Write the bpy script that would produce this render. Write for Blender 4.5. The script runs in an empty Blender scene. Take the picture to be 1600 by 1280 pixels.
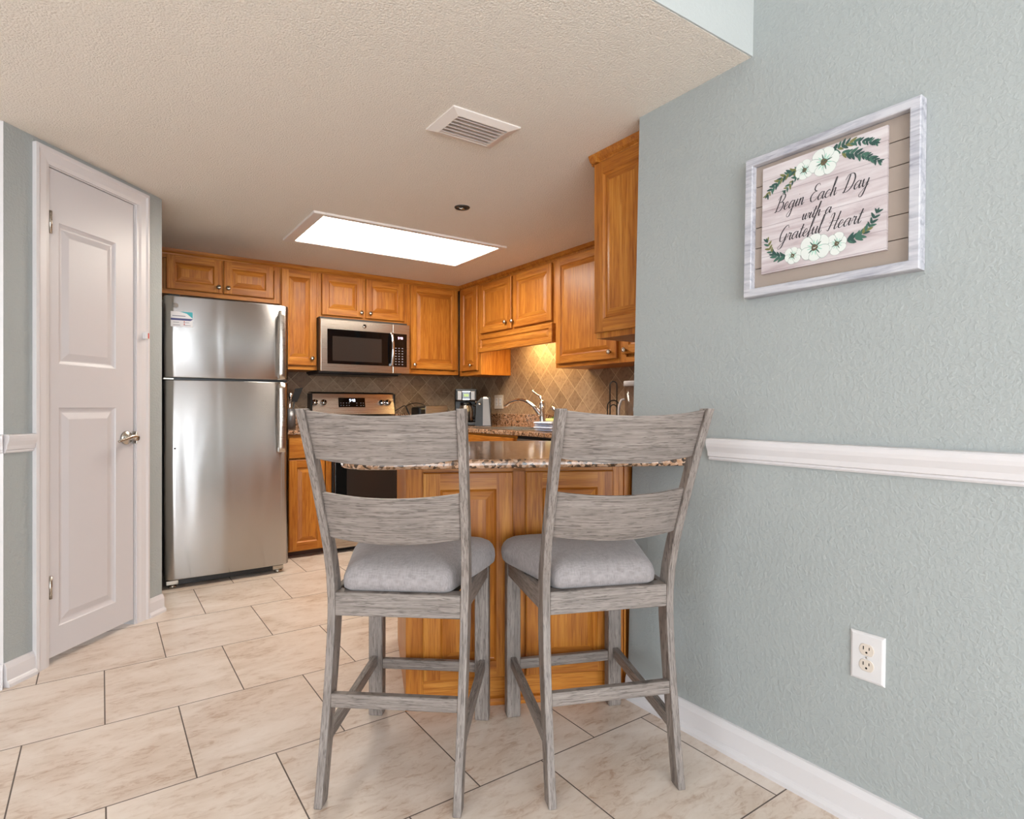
import bpy, bmesh, math, random
from mathutils import Vector, Matrix
random.seed(7)
R = math.radians
scene = bpy.context.scene
COL = scene.collection

# ------------------------------------------------------------------ camera
cam_data = bpy.data.cameras.new('camera')
cam = bpy.data.objects.new('camera', cam_data)
COL.objects.link(cam)
cam.location = (0, 0, 1.06)
cam.rotation_euler = (R(90), 0, R(-34.78))
cam_data.sensor_width = 36.0
cam_data.lens = 36.0 * 924.0 / 1600.0
cam_data.shift_y = -4.0 / 1600.0
cam_data.clip_start = 0.05
scene.camera = cam

# ------------------------------------------------------------------ world, lights, exposure
world = bpy.data.worlds.new('sky')
scene.world = world
world.use_nodes = True
bg = world.node_tree.nodes['Background']
bg.inputs['Color'].default_value = (0.86, 0.93, 1.0, 1)
bg.inputs['Strength'].default_value = 3.0

def area_light(name, loc, rot, sx, sy, power, col):
    d = bpy.data.lights.new(name, 'AREA')
    d.shape = 'RECTANGLE'; d.size = sx; d.size_y = sy
    d.energy = power; d.color = col
    o = bpy.data.objects.new(name, d); COL.objects.link(o)
    o.location = loc; o.rotation_euler = rot
    return o
# daylight outside the big living room window (back wall) and the side glass door
area_light('daylight_back_window', (-0.75, -3.75, 1.35), (R(90), 0, 0), 4.2, 2.3, 270, (0.88, 0.95, 1.0))
area_light('daylight_left_window', (-3.55, -0.6, 1.35), (R(90), 0, R(-90)), 3.0, 2.2, 60, (0.88, 0.95, 1.0))
sd = bpy.data.lights.new('bounce_sun', 'SUN'); sd.energy = 13.0; sd.angle = R(1.5); sd.color = (1.0, 0.965, 0.93)
bounce_sun = bpy.data.objects.new('bounce_sun', sd); COL.objects.link(bounce_sun)
bounce_sun.rotation_euler = (R(48), 0, R(8))          # added sunlight through the back window; its floor bounce brightens the ceiling

vs = scene.view_settings
vs.view_transform = 'Standard'
vs.look = 'None'
vs.gamma = 1.0
vs.use_curve_mapping = False
vs.exposure = 0.20
try:
    scene.cycles.use_denoising = True
    scene.cycles.max_bounces = 10
    scene.cycles.diffuse_bounces = 6
    scene.cycles.glossy_bounces = 5
    scene.cycles.caustics_reflective = False
    scene.cycles.caustics_refractive = False
    scene.cycles.sample_clamp_indirect = 6.0
except Exception:
    pass

# ------------------------------------------------------------------ helpers: materials
def lin(c):
    f = lambda v: v / 12.92 if v <= 0.04045 else ((v + 0.055) / 1.055) ** 2.4
    return tuple(f(v / 255.0) for v in c) + (1.0,)

class NT:
    def __init__(self, name):
        self.m = bpy.data.materials.new(name); self.m.use_nodes = True
        self.t = self.m.node_tree; self.n = self.t.nodes
        self.b = self.n['Principled BSDF']
    def add(self, kind, **kw):
        nd = self.n.new(kind)
        for k, v in kw.items():
            if k in nd.inputs: nd.inputs[k].default_value = v
            else: setattr(nd, k, v)
        return nd
    def link(self, a, b): self.t.links.new(a, b)
    def coord(self, scale=(1, 1, 1), rnd=False, kind='Object', rot=(0, 0, 0), loc=(0, 0, 0)):
        tc = self.add('ShaderNodeTexCoord'); out = tc.outputs[kind]
        if rnd:
            oi = self.add('ShaderNodeObjectInfo')
            mu = self.add('ShaderNodeMath', operation='MULTIPLY'); mu.inputs[1].default_value = 13.0
            self.link(oi.outputs['Random'], mu.inputs[0])
            va = self.add('ShaderNodeVectorMath', operation='ADD')
            self.link(out, va.inputs[0]); self.link(mu.outputs[0], va.inputs[1]); out = va.outputs[0]
        mp = self.add('ShaderNodeMapping')
        mp.inputs['Scale'].default_value = scale; mp.inputs['Rotation'].default_value = rot
        mp.inputs['Location'].default_value = loc
        self.link(out, mp.inputs['Vector'])
        return mp.outputs[0]
    def noise(self, vec, scale, detail=4, rough=0.55, dist=0.0):
        nd = self.add('ShaderNodeTexNoise', Scale=scale, Detail=detail, Roughness=rough, Distortion=dist)
        self.link(vec, nd.inputs['Vector']); return nd.outputs['Fac']
    def ramp(self, fac, stops, interp='LINEAR'):
        r = self.add('ShaderNodeValToRGB'); r.color_ramp.interpolation = interp
        e = r.color_ramp.elements
        while len(e) < len(stops): e.new(0.5)
        for i, (p, c) in enumerate(stops):
            e[i].position = p; e[i].color = c if len(c) == 4 else tuple(c) + (1,)
        self.link(fac, r.inputs['Fac']); return r.outputs['Color']
    def mix(self, fac, a, b, mode='MIX'):
        m = self.add('ShaderNodeMix', data_type='RGBA', blend_type=mode)
        for s, v in ((0, fac), (6, a), (7, b)):
            if isinstance(v, (int, float)): m.inputs[s].default_value = v
            elif isinstance(v, tuple): m.inputs[s].default_value = v
            else: self.link(v, m.inputs[s])
        return m.outputs[2]
    def math(self, op, a, b=0.0):
        m = self.add('ShaderNodeMath', operation=op)
        for i, v in enumerate((a, b)):
            if isinstance(v, (int, float)): m.inputs[i].default_value = v
            else: self.link(v, m.inputs[i])
        return m.outputs[0]
    def bump(self, h, strength=0.3, dist=0.01):
        b = self.add('ShaderNodeBump', Strength=strength, Distance=dist)
        self.link(h, b.inputs['Height']); self.link(b.outputs[0], self.b.inputs['Normal'])
    def set(self, **kw):
        for k, v in kw.items():
            k = k.replace('_', ' ')
            if hasattr(v, 'is_output') or isinstance(v, bpy.types.NodeSocket): self.link(v, self.b.inputs[k])
            else: self.b.inputs[k].default_value = v
        return self

def plain(name, rgb, rough=0.5, metal=0.0, **kw):
    t = NT(name); t.set(Base_Color=lin(rgb), Roughness=rough, Metallic=metal, **kw)
    v = t.coord((1, 1, 1)); n = t.noise(v, 60, 3)
    mr = t.math('ADD', t.math('MULTIPLY', n, 0.08), rough - 0.04)
    t.link(mr, t.b.inputs['Roughness'])
    return t.m

def emis(name, rgb, strength):
    t = NT(name); t.set(Base_Color=lin(rgb), Emission_Color=lin(rgb), Emission_Strength=strength); return t.m

def m_oak(name, axis):
    t = NT(name)
    sc = lambda a, b: {'z': (a, a, b), 'x': (b, a, a)}[axis]
    n1 = t.noise(t.coord(sc(9, 0.8), rnd=True), 1.0, 3, 0.5, 1.6)
    n2 = t.noise(t.coord(sc(60, 1.8), rnd=True), 1.0, 4, 0.65, 0.6)
    n4 = t.noise(t.coord(sc(24, 2.6), rnd=True), 1.0, 2, 0.5, 2.5)
    f = t.math('ADD', t.math('ADD', t.math('MULTIPLY', n1, 0.38), t.math('MULTIPLY', n2, 0.40)), t.math('MULTIPLY', n4, 0.22))
    base = t.ramp(f, [(0.32, lin((136, 76, 24))), (0.46, lin((168, 101, 35))), (0.56, lin((186, 120, 46))), (0.70, lin((206, 145, 68)))])
    p = t.noise(t.coord(sc(260, 9), rnd=True), 1.0, 2, 0.5, 0.3)
    pr = t.ramp(p, [(0.36, (0.62, 0.50, 0.38, 1)), (0.47, (1, 1, 1, 1))])
    c = t.mix(0.7, base, pr, 'MULTIPLY')
    t.set(Base_Color=c, Roughness=0.38, Coat_Weight=0.08, Coat_Roughness=0.2, Specular_IOR_Level=0.27)
    t.bump(p, 0.05, 0.002)
    return t.m

def m_gray_wood(name, axis):
    t = NT(name)
    sc = lambda a, b: {'z': (a, a * 0.3, b), 'x': (b, a * 0.06, a), 'y': (a, b, a)}[axis]
    n1 = t.noise(t.coord(sc(150, 4.0), rnd=True), 1.0, 4, 0.6, 0.4)
    n2 = t.noise(t.coord(sc(340, 20), rnd=True), 1.0, 2, 0.6, 0.9)
    n3 = t.noise(t.coord((9, 9, 9), rnd=True), 1.0, 3)
    base = t.ramp(n1, [(0.3, lin((110, 101, 95))), (0.5, lin((130, 120, 114))), (0.7, lin((146, 137, 131)))])
    tint = t.ramp(n3, [(0.35, (0.88, 0.88, 0.88, 1)), (0.65, (1.06, 1.05, 1.04, 1))])
    c = t.mix(0.8, base, tint, 'MULTIPLY')
    gr = t.ramp(n2, [(0.38, (0.36, 0.34, 0.33, 1)), (0.49, (1, 1, 1, 1))])
    c = t.mix(0.75, c, gr, 'MULTIPLY')
    t.set(Base_Color=c, Roughness=0.5)
    t.bump(n2, 0.15, 0.002)
    return t.m

def m_wall(name, rgb, bscale=70, bstr=0.25):
    t = NT(name)
    v = t.coord()
    n = t.noise(v, bscale, 3, 0.5, 0.4)
    n2 = t.noise(v, 1.5, 2)
    c = lin(rgb)
    t.set(Base_Color=t.ramp(n2, [(0.3, tuple(x * 0.97 for x in c[:3])), (0.7, tuple(min(1, x * 1.02) for x in c[:3]))]), Roughness=0.55)
    t.bump(t.ramp(n, [(0.42, (0, 0, 0, 1)), (0.66, (1, 1, 1, 1))]), bstr, 0.004)
    return t.m

def m_popcorn(name, rgb):
    t = NT(name); v = t.coord()
    vo = t.add('ShaderNodeTexVoronoi', Scale=140.0); t.link(v, vo.inputs['Vector'])
    n = t.noise(v, 220, 4, 0.7)
    h = t.math('ADD', t.math('SUBTRACT', 1.0, t.math('MULTIPLY', vo.outputs['Distance'], 1.0)), t.math('MULTIPLY', n, 1.2))
    c = lin(rgb)
    t.set(Base_Color=c, Roughness=0.9)
    t.bump(h, 0.6, 0.007)
    return t.m

def m_floor():
    t = NT('travertine_floor_tile')
    W, Hh = 0.4295, 0.494
    v = t.coord(kind='Object', loc=(-0.4395, -1.901 + 20 * Hh, 0))
    br = t.add('ShaderNodeTexBrick', offset=0.5, offset_frequency=2, squash=1.0)
    br.inputs['Scale'].default_value = 1.0
    br.inputs['Brick Width'].default_value = W; br.inputs['Row Height'].default_value = Hh
    br.inputs['Mortar Size'].default_value = 0.0022; br.inputs['Mortar Smooth'].default_value = 0.2
    br.inputs['Color1'].default_value = (0, 0, 0, 1); br.inputs['Color2'].default_value = (1, 1, 1, 1)
    br.inputs['Bias'].default_value = 0.0
    t.link(v, br.inputs['Vector'])
    # offset stone pattern per tile
    off = t.add('ShaderNodeVectorMath', operation='SCALE'); off.inputs['Scale'].default_value = 7.0
    t.link(br.outputs['Color'], off.inputs[0])
    vv = t.add('ShaderNodeVectorMath', operation='ADD')
    t.link(t.coord((2.0, 4.2, 1)), vv.inputs[0]); t.link(off.outputs[0], vv.inputs[1])
    n1 = t.noise(vv.outputs[0], 1.6, 7, 0.62, 0.6)
    vv2 = t.add('ShaderNodeVectorMath', operation='ADD')
    t.link(t.coord((8, 20, 1)), vv2.inputs[0]); t.link(off.outputs[0], vv2.inputs[1])
    n2 = t.noise(vv2.outputs[0], 2.2, 9, 0.72, 0.8)
    base = t.ramp(n1, [(0.3, lin((199, 180, 164))), (0.5, lin((215, 201, 189))), (0.7, lin((226, 215, 206)))])
    st = t.ramp(n2, [(0.36, (0.66, 0.52, 0.42, 1)), (0.50, (1, 1, 1, 1))])
    patch = t.ramp(n1, [(0.40, (1, 1, 1, 1)), (0.60, (0.22, 0.22, 0.22, 1))])
    c = t.mix(t.math('MULTIPLY', patch, 0.8), base, t.mix(1.0, base, st, 'MULTIPLY'))
    vary = t.ramp(br.outputs['Color'], [(0, (0.95, 0.94, 0.93, 1)), (1, (1.03, 1.02, 1.0, 1))])
    c = t.mix(1.0, c, vary, 'MULTIPLY')
    c = t.mix(br.outputs['Fac'], c, lin((92, 80, 72)))
    t.set(Base_Color=c, Roughness=t.math('ADD', t.math('MULTIPLY', br.outputs['Fac'], 0.4), 0.33))
    h = t.math('SUBTRACT', t.math('MULTIPLY', n2, 0.25), t.math('MULTIPLY', br.outputs['Fac'], 1.5))
    t.bump(h, 0.35, 0.002)
    return t.m

def m_splash(name, plane):
    t = NT(name)
    tc = t.add('ShaderNodeTexCoord'); sx = t.add('ShaderNodeSeparateXYZ'); t.link(tc.outputs['Object'], sx.inputs[0])
    cb = t.add('ShaderNodeCombineXYZ')
    t.link(sx.outputs['X' if plane == 'xz' else 'Y'], cb.inputs[0]); t.link(sx.outputs['Z'], cb.inputs[1])
    mp = t.add('ShaderNodeMapping'); mp.inputs['Rotation'].default_value = (0, 0, R(45)); mp.inputs['Location'].default_value = (0.02, 0.035, 0)
    t.link(cb.outputs[0], mp.inputs['Vector'])
    br = t.add('ShaderNodeTexBrick', offset=0.0, offset_frequency=2)
    for k, v in (('Scale', 1.0), ('Brick Width', 0.122), ('Row Height', 0.122), ('Mortar Size', 0.0022), ('Mortar Smooth', 0.3), ('Bias', 0.0)):
        br.inputs[k].default_value = v
    br.inputs['Color1'].default_value = (0, 0, 0, 1); br.inputs['Color2'].default_value = (1, 1, 1, 1)
    t.link(mp.outputs[0], br.inputs['Vector'])
    n = t.noise(t.coord((1, 1, 1)), 38, 6, 0.65, 0.5)
    tile = t.ramp(br.outputs['Color'], [(0.0, lin((118, 92, 70))), (0.2, lin((146, 120, 95))), (0.6, lin((160, 135, 110))), (1.0, lin((132, 107, 84)))])
    sp = t.ramp(n, [(0.32, (0.62, 0.55, 0.48, 1)), (0.52, (1, 1, 1, 1)), (0.75, (1.1, 1.08, 1.05, 1))])
    c = t.mix(0.85, tile, sp, 'MULTIPLY')
    c = t.mix(t.math('MULTIPLY', br.outputs['Fac'], 0.75), c, lin((196, 174, 142)))
    t.set(Base_Color=c, Roughness=0.5)
    t.bump(t.math('SUBTRACT', t.math('MULTIPLY', n, 0.4), br.outputs['Fac']), 0.3, 0.003)
    return t.m

def m_granite(name, cols):
    t = NT(name); v = t.coord()
    vo = t.add('ShaderNodeTexVoronoi', Scale=105.0); t.link(v, vo.inputs['Vector'])
    n = t.noise(v, 26, 4, 0.6)
    sep = t.add('ShaderNodeSeparateColor'); t.link(vo.outputs['Color'], sep.inputs[0])
    f = t.math('ADD', t.math('MULTIPLY', sep.outputs[0], 0.75), t.math('MULTIPLY', n, 0.32))
    c = t.ramp(f, [(0.12, lin(cols[0])), (0.28, lin(cols[1])), (0.5, lin(cols[2])), (0.75, lin(cols[3])), (0.95, lin(cols[4]))], 'LINEAR')
    t.set(Base_Color=c, Roughness=0.11, Specular_IOR_Level=0.5)
    return t.m

def m_steel(name, rgb, rough=0.22, axis='x', wavy=0.0, aniso=0.0):
    t = NT(name)
    s = {'x': (3, 60, 420), 'z': (420, 60, 3)}[axis]
    n = t.noise(t.coord(s), 1.0, 3, 0.6)
    t.set(Base_Color=lin(rgb), Metallic=1.0, Roughness=rough if aniso else t.math('ADD', t.math('MULTIPLY', n, 0.06), rough - 0.03))
    if aniso:
        tg = t.add('ShaderNodeTangent', direction_type='RADIAL', axis='Z')
        t.link(tg.outputs[0], t.b.inputs['Tangent'])
        t.set(Anisotropic=aniso, Anisotropic_Rotation=0.25)
    if wavy:
        w = t.noise(t.coord((5.0, 1, 0.7)), 1.0, 1.5, 0.5, 0.5)
        t.bump(w, wavy, 0.05)
    return t.m

def m_fabric(name, rgb):
    t = NT(name)
    a = t.noise(t.coord((500, 60, 60)), 1.0, 2); b = t.noise(t.coord((60, 500, 60)), 1.0, 2)
    n = t.noise(t.coord((1, 1, 1)), 40, 3)
    f = t.math('ADD', t.math('MULTIPLY', t.math('ADD', a, b), 0.4), t.math('MULTIPLY', n, 0.2))
    c = lin(rgb)
    t.set(Base_Color=t.ramp(f, [(0.35, tuple(x * 0.72 for x in c[:3])), (0.62, tuple(min(1, x * 1.12) for x in c[:3]))]), Roughness=0.9, Sheen_Weight=0.2)
    t.bump(f, 0.25, 0.002)
    return t.m

def m_whitewash(name):
    t = NT(name)
    n = t.noise(t.coord((7, 60, 60), rnd=True), 1.0, 5, 0.65, 0.8); n2 = t.noise(t.coord((9, 9, 9), rnd=True), 1.0, 4)
    c = t.ramp(n, [(0.3, lin((138, 137, 146))), (0.45, lin((172, 172, 180))), (0.6, lin((192, 191, 196)))])
    c = t.mix(1.0, c, t.ramp(n2, [(0.28, (0.82, 0.82, 0.86, 1)), (0.5, (1, 1, 1, 1))]), 'MULTIPLY')
    t.set(Base_Color=c, Roughness=0.55); return t.m

def m_print(name):
    t = NT(name)
    n = t.noise(t.coord((4, 30, 34)), 1.0, 5, 0.6, 0.6)
    c = t.ramp(n, [(0.28, lin((166, 150, 152))), (0.45, lin((190, 178, 180))), (0.65, lin((206, 199, 200)))])
    sx = t.add('ShaderNodeSeparateXYZ'); tc = t.add('ShaderNodeTexCoord'); t.link(tc.outputs['Object'], sx.inputs[0])
    fr = t.math('FRACT', t.math('MULTIPLY', t.math('ADD', sx.outputs['Z'], 1.0), 1 / 0.0452))
    ln = t.math('LESS_THAN', fr, 0.03)
    c = t.mix(t.math('MULTIPLY', ln, 0.6), c, lin((120, 108, 112)))
    t.set(Base_Color=c, Roughness=0.6); return t.m

def m_glass(name, alpha=0.75, tint=(1, 1, 1, 1)):
    m = bpy.data.materials.new(name); m.use_nodes = True; nt = m.node_tree; n = nt.nodes
    n.remove(n['Principled BSDF']); o = n['Material Output']
    tr = n.new('ShaderNodeBsdfTransparent'); tr.inputs[0].default_value = tint
    gl = n.new('ShaderNodeBsdfGlossy'); gl.inputs['Roughness'].default_value = 0.03
    fr = n.new('ShaderNodeValue'); fr.outputs[0].default_value = 0.07
    mx = n.new('ShaderNodeMixShader')
    nt.links.new(fr.outputs[0], mx.inputs[0]); nt.links.new(tr.outputs[0], mx.inputs[1]); nt.links.new(gl.outputs[0], mx.inputs[2])
    nt.links.new(mx.outputs[0], o.inputs[0]); return m

M = dict(
    oak_v=m_oak('honey_oak_vertical_grain', 'z'), oak_h=m_oak('honey_oak_horizontal_grain', 'x'),
    gw_v=m_gray_wood('gray_washed_wood_vertical', 'z'), gw_h=m_gray_wood('gray_washed_wood_across', 'x'), gw_y=m_gray_wood('gray_washed_wood_deep', 'y'),
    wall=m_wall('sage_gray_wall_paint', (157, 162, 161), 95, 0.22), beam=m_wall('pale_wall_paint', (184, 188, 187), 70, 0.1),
    ceil=m_popcorn('popcorn_ceiling_paint', (236, 228, 217)), living=m_wall('living_ceiling_paint', (232, 230, 226)),
    trim=plain('white_trim_paint', (208, 204, 205), 0.35), door=plain('white_door_paint', (198, 194, 196), 0.38),
    floor=m_floor(), sp_back=m_splash('diamond_travertine_back', 'xz'), sp_sink=m_splash('diamond_travertine_side', 'yz'),
    granite=m_granite('pink_brown_granite', [(30, 27, 26), (86, 64, 46), (152, 114, 84), (186, 148, 120), (150, 134, 122)]),
    steel=m_steel('brushed_stainless', (186, 184, 183), 0.27, 'x', 0.10, 0.96), steel3=m_steel('dark_brushed_steel', (118, 110, 104), 0.3, 'x'), steel2=m_steel('brushed_stainless_plain', (190, 182, 172), 0.28, 'x'),
    chrome=plain('chrome', (215, 215, 218), 0.08, 1.0), nickel=plain('satin_nickel', (190, 184, 174), 0.25, 1.0),
    black=plain('black_plastic', (16, 15, 15), 0.35), gloss=plain('black_glass', (8, 8, 9), 0.06), dark=plain('dark_grey_metal', (52, 50, 49), 0.4),
    window=plain('dark_oven_window', (44, 38, 35), 0.12), white=plain('white_plastic', (208, 205, 205), 0.35), ivory=plain('ivory_plastic', (204, 192, 180), 0.35),
    slot=plain('slot_black', (14, 12, 11), 0.6), fabric=m_fabric('light_gray_weave', (146, 139, 139)),
    wash=m_whitewash('whitewashed_frame'), taupe=m_gray_wood('taupe_plank', 'x'), printm=m_print('printed_white_boards'),
    ink=plain('charcoal_ink', (44, 43, 48), 0.6), leaf1=plain('dark_teal_leaf', (42, 74, 68), 0.6), leaf2=plain('olive_leaf', (112, 112, 66), 0.6), leaf3=plain('green_leaf', (60, 98, 84), 0.6),
    petal=plain('white_petal', (212, 216, 211), 0.6), petal3=plain('petal_outline', (146, 166, 158), 0.6), petal2=plain('pale_green_petal_shade', (150, 196, 178), 0.6), pollen=plain('brown_flower_centre', (92, 80, 62), 0.6),
    duct=plain('duct_gray', (178, 167, 158), 0.7), badge=plain('badge_gray', (150, 143, 138), 0.45, 0.4), gray=plain('gray_ribbed_metal', (112, 112, 114), 0.35, 0.6), lcd=emis('green_lcd', (150, 176, 120), 0.5), led=emis('white_led', (235, 240, 250), 2.2), ledp=emis('pink_led', (245, 215, 235), 1.6),
    diffuser=emis('lit_diffuser', (255, 246, 232), 17.0), tube=emis('warm_tube', (255, 205, 110), 3.0),
    glass=m_glass('window_glass'), plastic=m_glass('clear_plastic', tint=(0.93, 0.92, 0.93, 1)),
    teal=plain('teal_print', (58, 160, 168), 0.5), navy=plain('navy_print', (64, 66, 118), 0.5), card=plain('card_white', (222, 218, 220), 0.5), red=plain('red_print', (190, 70, 60), 0.5), greyink=plain('grey_print', (140, 138, 150), 0.5),
    yellow=plain('yellow_sponge', (226, 222, 140), 0.8), green=plain('green_scrub', (92, 120, 40), 0.85), cloth=m_fabric('blue_white_cloth', (216, 222, 236)), bluecl=plain('blue_stripe', (112, 134, 180), 0.9),
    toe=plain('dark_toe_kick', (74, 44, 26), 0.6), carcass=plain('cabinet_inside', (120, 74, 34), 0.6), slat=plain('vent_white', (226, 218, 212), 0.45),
)
M['taupe'] = plain('taupe_paint', (156, 142, 132), 0.6)

# ------------------------------------------------------------------ helpers: meshes
class MB:
    """collects shapes in one bmesh; build() links it as ONE mesh object"""
    def __init__(self, *mats):
        self.bm = bmesh.new(); self.mats = list(mats); self.smooth = False
    def face(self, pts, mi=0, sm=False):
        f = self.bm.faces.new([self.bm.verts.new(p) for p in pts]); f.material_index = mi; f.smooth = sm; return f
    def box(self, x0, x1, y0, y1, z0, z1, mi=0, bev=0.0, seg=1):
        b = bmesh.new()
        bmesh.ops.create_cube(b, size=1.0)
        for v in b.verts:
            v.co = Vector(((x0 + x1) / 2 + v.co.x * (x1 - x0), (y0 + y1) / 2 + v.co.y * (y1 - y0), (z0 + z1) / 2 + v.co.z * (z1 - z0)))
        if bev: bmesh.ops.bevel(b, geom=list(b.edges), offset=bev, segments=seg, affect='EDGES', profile=0.5)
        self._take(b, mi); return self
    def _take(self, b, mi, sm=False, mat=None):
        if mat is not None: bmesh.ops.transform(b, matrix=mat, verts=b.verts)
        mp = {}
        for v in b.verts: mp[v] = self.bm.verts.new(v.co)
        for f in b.faces:
            try:
                nf = self.bm.faces.new([mp[v] for v in f.verts]); nf.material_index = mi; nf.smooth = sm
            except ValueError: pass
        b.free()
    def loft(self, rings, mi=0, sm=False, cap=True, closed=True):
        """rings: lists of points, same length"""
        vr = [[self.bm.verts.new(p) for p in r] for r in rings]
        n = len(vr[0])
        for a, b in zip(vr, vr[1:]):
            for i in range(n if closed else n - 1):
                j = (i + 1) % n
                f = self.bm.faces.new([a[i], a[j], b[j], b[i]]); f.material_index = mi; f.smooth = sm
        if cap and closed:
            for r in (vr[0][::-1], vr[-1]):
                f = self.bm.faces.new(r); f.material_index = mi
        return self
    def prism(self, poly, z0, z1, mi=0, bev=0.0, seg=2):
        b = bmesh.new()
        lo = [b.verts.new((p[0], p[1], z0)) for p in poly]; hi = [b.verts.new((p[0], p[1], z1)) for p in poly]
        n = len(poly)
        b.faces.new(lo[::-1]); b.faces.new(hi)
        for i in range(n): b.faces.new([lo[i], lo[(i + 1) % n], hi[(i + 1) % n], hi[i]])
        bmesh.ops.recalc_face_normals(b, faces=b.faces)
        if bev:
            ed = [e for e in b.edges if abs(e.verts[0].co.z - e.verts[1].co.z) < 1e-6]
            bmesh.ops.bevel(b, geom=ed, offset=bev, segments=seg, affect='EDGES', profile=0.5)
        self._take(b, mi); return self
    def tube(self, pts, r, n=10, mi=0, cap=True, sm=True):
        pts = [Vector(p) for p in pts]; rs = r if isinstance(r, (list, tuple)) else [r] * len(pts)
        rings = []; up = Vector((0, 0, 1)); prev = None
        for i, p in enumerate(pts):
            d = (pts[min(i + 1, len(pts) - 1)] - pts[max(i - 1, 0)]).normalized()
            if prev is None:
                ref = up if abs(d.z) < 0.9 else Vector((1, 0, 0)); a = d.cross(ref).normalized()
            else:
                a = (prev - d * prev.dot(d)).normalized()
            prev = a; b = d.cross(a)
            rings.append([p + (a * math.cos(t) + b * math.sin(t)) * rs[i] for t in [2 * math.pi * k / n for k in range(n)]])
        return self.loft(rings, mi, sm, cap)
    def lathe(self, prof, n=20, mi=0, origin=(0, 0, 0), axis='z', sm=True):
        rings = []
        for r, h in prof:
            ring = []
            for k in range(n):
                t = 2 * math.pi * k / n; a, b = r * math.cos(t), r * math.sin(t)
                p = {'z': (a, b, h), 'y': (a, h, b), 'x': (h, a, b)}[axis]
                ring.append((p[0] + origin[0], p[1] + origin[1], p[2] + origin[2]))
            rings.append(ring)
        return self.loft(rings, mi, sm, True)
    def build(self, name, parent=None, loc=None, rot=None, bev=0.0):
        me = bpy.data.meshes.new(name)
        bmesh.ops.recalc_face_normals(self.bm, faces=self.bm.faces)
        self.bm.to_mesh(me); self.bm.free()
        for m in self.mats: me.materials.append(m)
        o = bpy.data.objects.new(name, me); COL.objects.link(o)
        if parent is not None: o.parent = parent
        if loc is not None: o.location = loc
        if rot is not None: o.rotation_euler = rot
        if bev:
            md = o.modifiers.new('bevel', 'BEVEL'); md.width = bev; md.segments = 2; md.limit_method = 'ANGLE'; md.angle_limit = R(40)
        return o

def tag(o, label, cat, group=None):
    o['label'] = label; o['category'] = cat
    if group: o['group'] = group
    return o
def thing(name, label, cat, loc=(0, 0, 0), rz=0.0, group=None, rx=0.0):
    o = bpy.data.objects.new(name, None); COL.objects.link(o)
    o.empty_display_size = 0.1
    o.location = loc; o.rotation_euler = (rx, 0, rz)
    return tag(o, label, cat, group)
def struct(o, label=None):
    o['kind'] = 'structure'
    if label: o['label'] = label
    return o

def catmull(pts, n=6):
    P = [Vector(p) for p in pts]; out = []
    P = [P[0] * 2 - P[1]] + P + [P[-1] * 2 - P[-2]]
    for i in range(1, len(P) - 2):
        p0, p1, p2, p3 = P[i - 1:i + 3]
        for k in range(n):
            t = k / n
            out.append(0.5 * ((2 * p1) + (p2 - p0) * t + (2 * p0 - 5 * p1 + 4 * p2 - p3) * t * t + (3 * p1 - p0 - 3 * p2 + p3) * t ** 3))
    out.append(P[-2]); return out

def round_poly(pts, rads, n=6):
    out = []; m = len(pts)
    for i in range(m):
        p = Vector(pts[i]); a = Vector(pts[i - 1]); b = Vector(pts[(i + 1) % m]); r = rads[i]
        if r <= 0: out.append(p); continue
        da = (a - p).normalized(); db = (b - p).normalized()
        ang = da.angle(db); t = r / math.tan(ang / 2)
        s, e = p + da * t, p + db * t
        c = p + (da + db).normalized() * (r / math.sin(ang / 2))
        v0, v1 = s - c, e - c
        th = v0.angle_signed(v1)
        for k in range(n + 1):
            q = v0.copy(); q.rotate(Matrix.Rotation(-th * k / n, 2)); out.append(c + q)
    return [(p.x, p.y) for p in out]

# ------------------------------------------------------------------ setting
CZ = 2.14
LEAN = 0.063 / CZ                       # the right wall is slightly out of plumb
wx = lambda z: 1.587 + LEAN * z
XS, YB = 2.95, 4.93                     # tile faces: sink wall, range wall

struct(MB(M['floor']).box(-3.3, 3.1, -3.5, 5.1, -0.1, 0.0).build('floor'), 'beige travertine tile floor with dark grout lines')
struct(MB(M['ceil']).box(-3.3, 3.1, 1.08, 5.1, CZ, CZ + 0.1).build('ceiling'), 'low popcorn textured ceiling over the kitchen')
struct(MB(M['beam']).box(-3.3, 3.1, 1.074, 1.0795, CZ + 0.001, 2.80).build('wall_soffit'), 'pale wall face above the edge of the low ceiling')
struct(MB(M['living']).box(-3.3, 3.1, -3.5, 1.10, 2.80, 2.90).build('ceiling_living'))

# right wall, leaning slightly; its end is at Y = 1.541
mb = MB(M['wall'])
zt = 2.8
prof = [(wx(0), 0), (wx(zt), zt), (1.85, zt), (1.85, 0)]
W3 = (-0.20, 0.14, 0.25, 2.05)            # slim unseen window, added to put a bright strip in the fridge reflection
def lean_block(y0, y1, za, zb):
    mb.loft([[(wx(za), y, za), (wx(zb), y, zb), (1.85, y, zb), (1.85, y, za)] for y in (y0, y1)])
lean_block(-3.45, W3[0], 0, zt); lean_block(W3[1], 1.541, 0, zt); lean_block(W3[0], W3[1], 0, W3[2]); lean_block(W3[0], W3[1], W3[3], zt)
struct(mb.build('wall_right'), 'sage gray textured wall with the framed sign')
struct(MB(M['wall']).box(1.86, 3.1, 1.40, 1.541, 0, CZ).build('wall_return'))
struct(MB(M['wall']).box(XS + 0.01, 3.1, 1.545, 5.05, 0, CZ).build('wall_sink'))
struct(MB(M['wall']).box(0.1, XS + 0.005, YB + 0.01, 5.05, 0, CZ).build('wall_back'))
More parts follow.
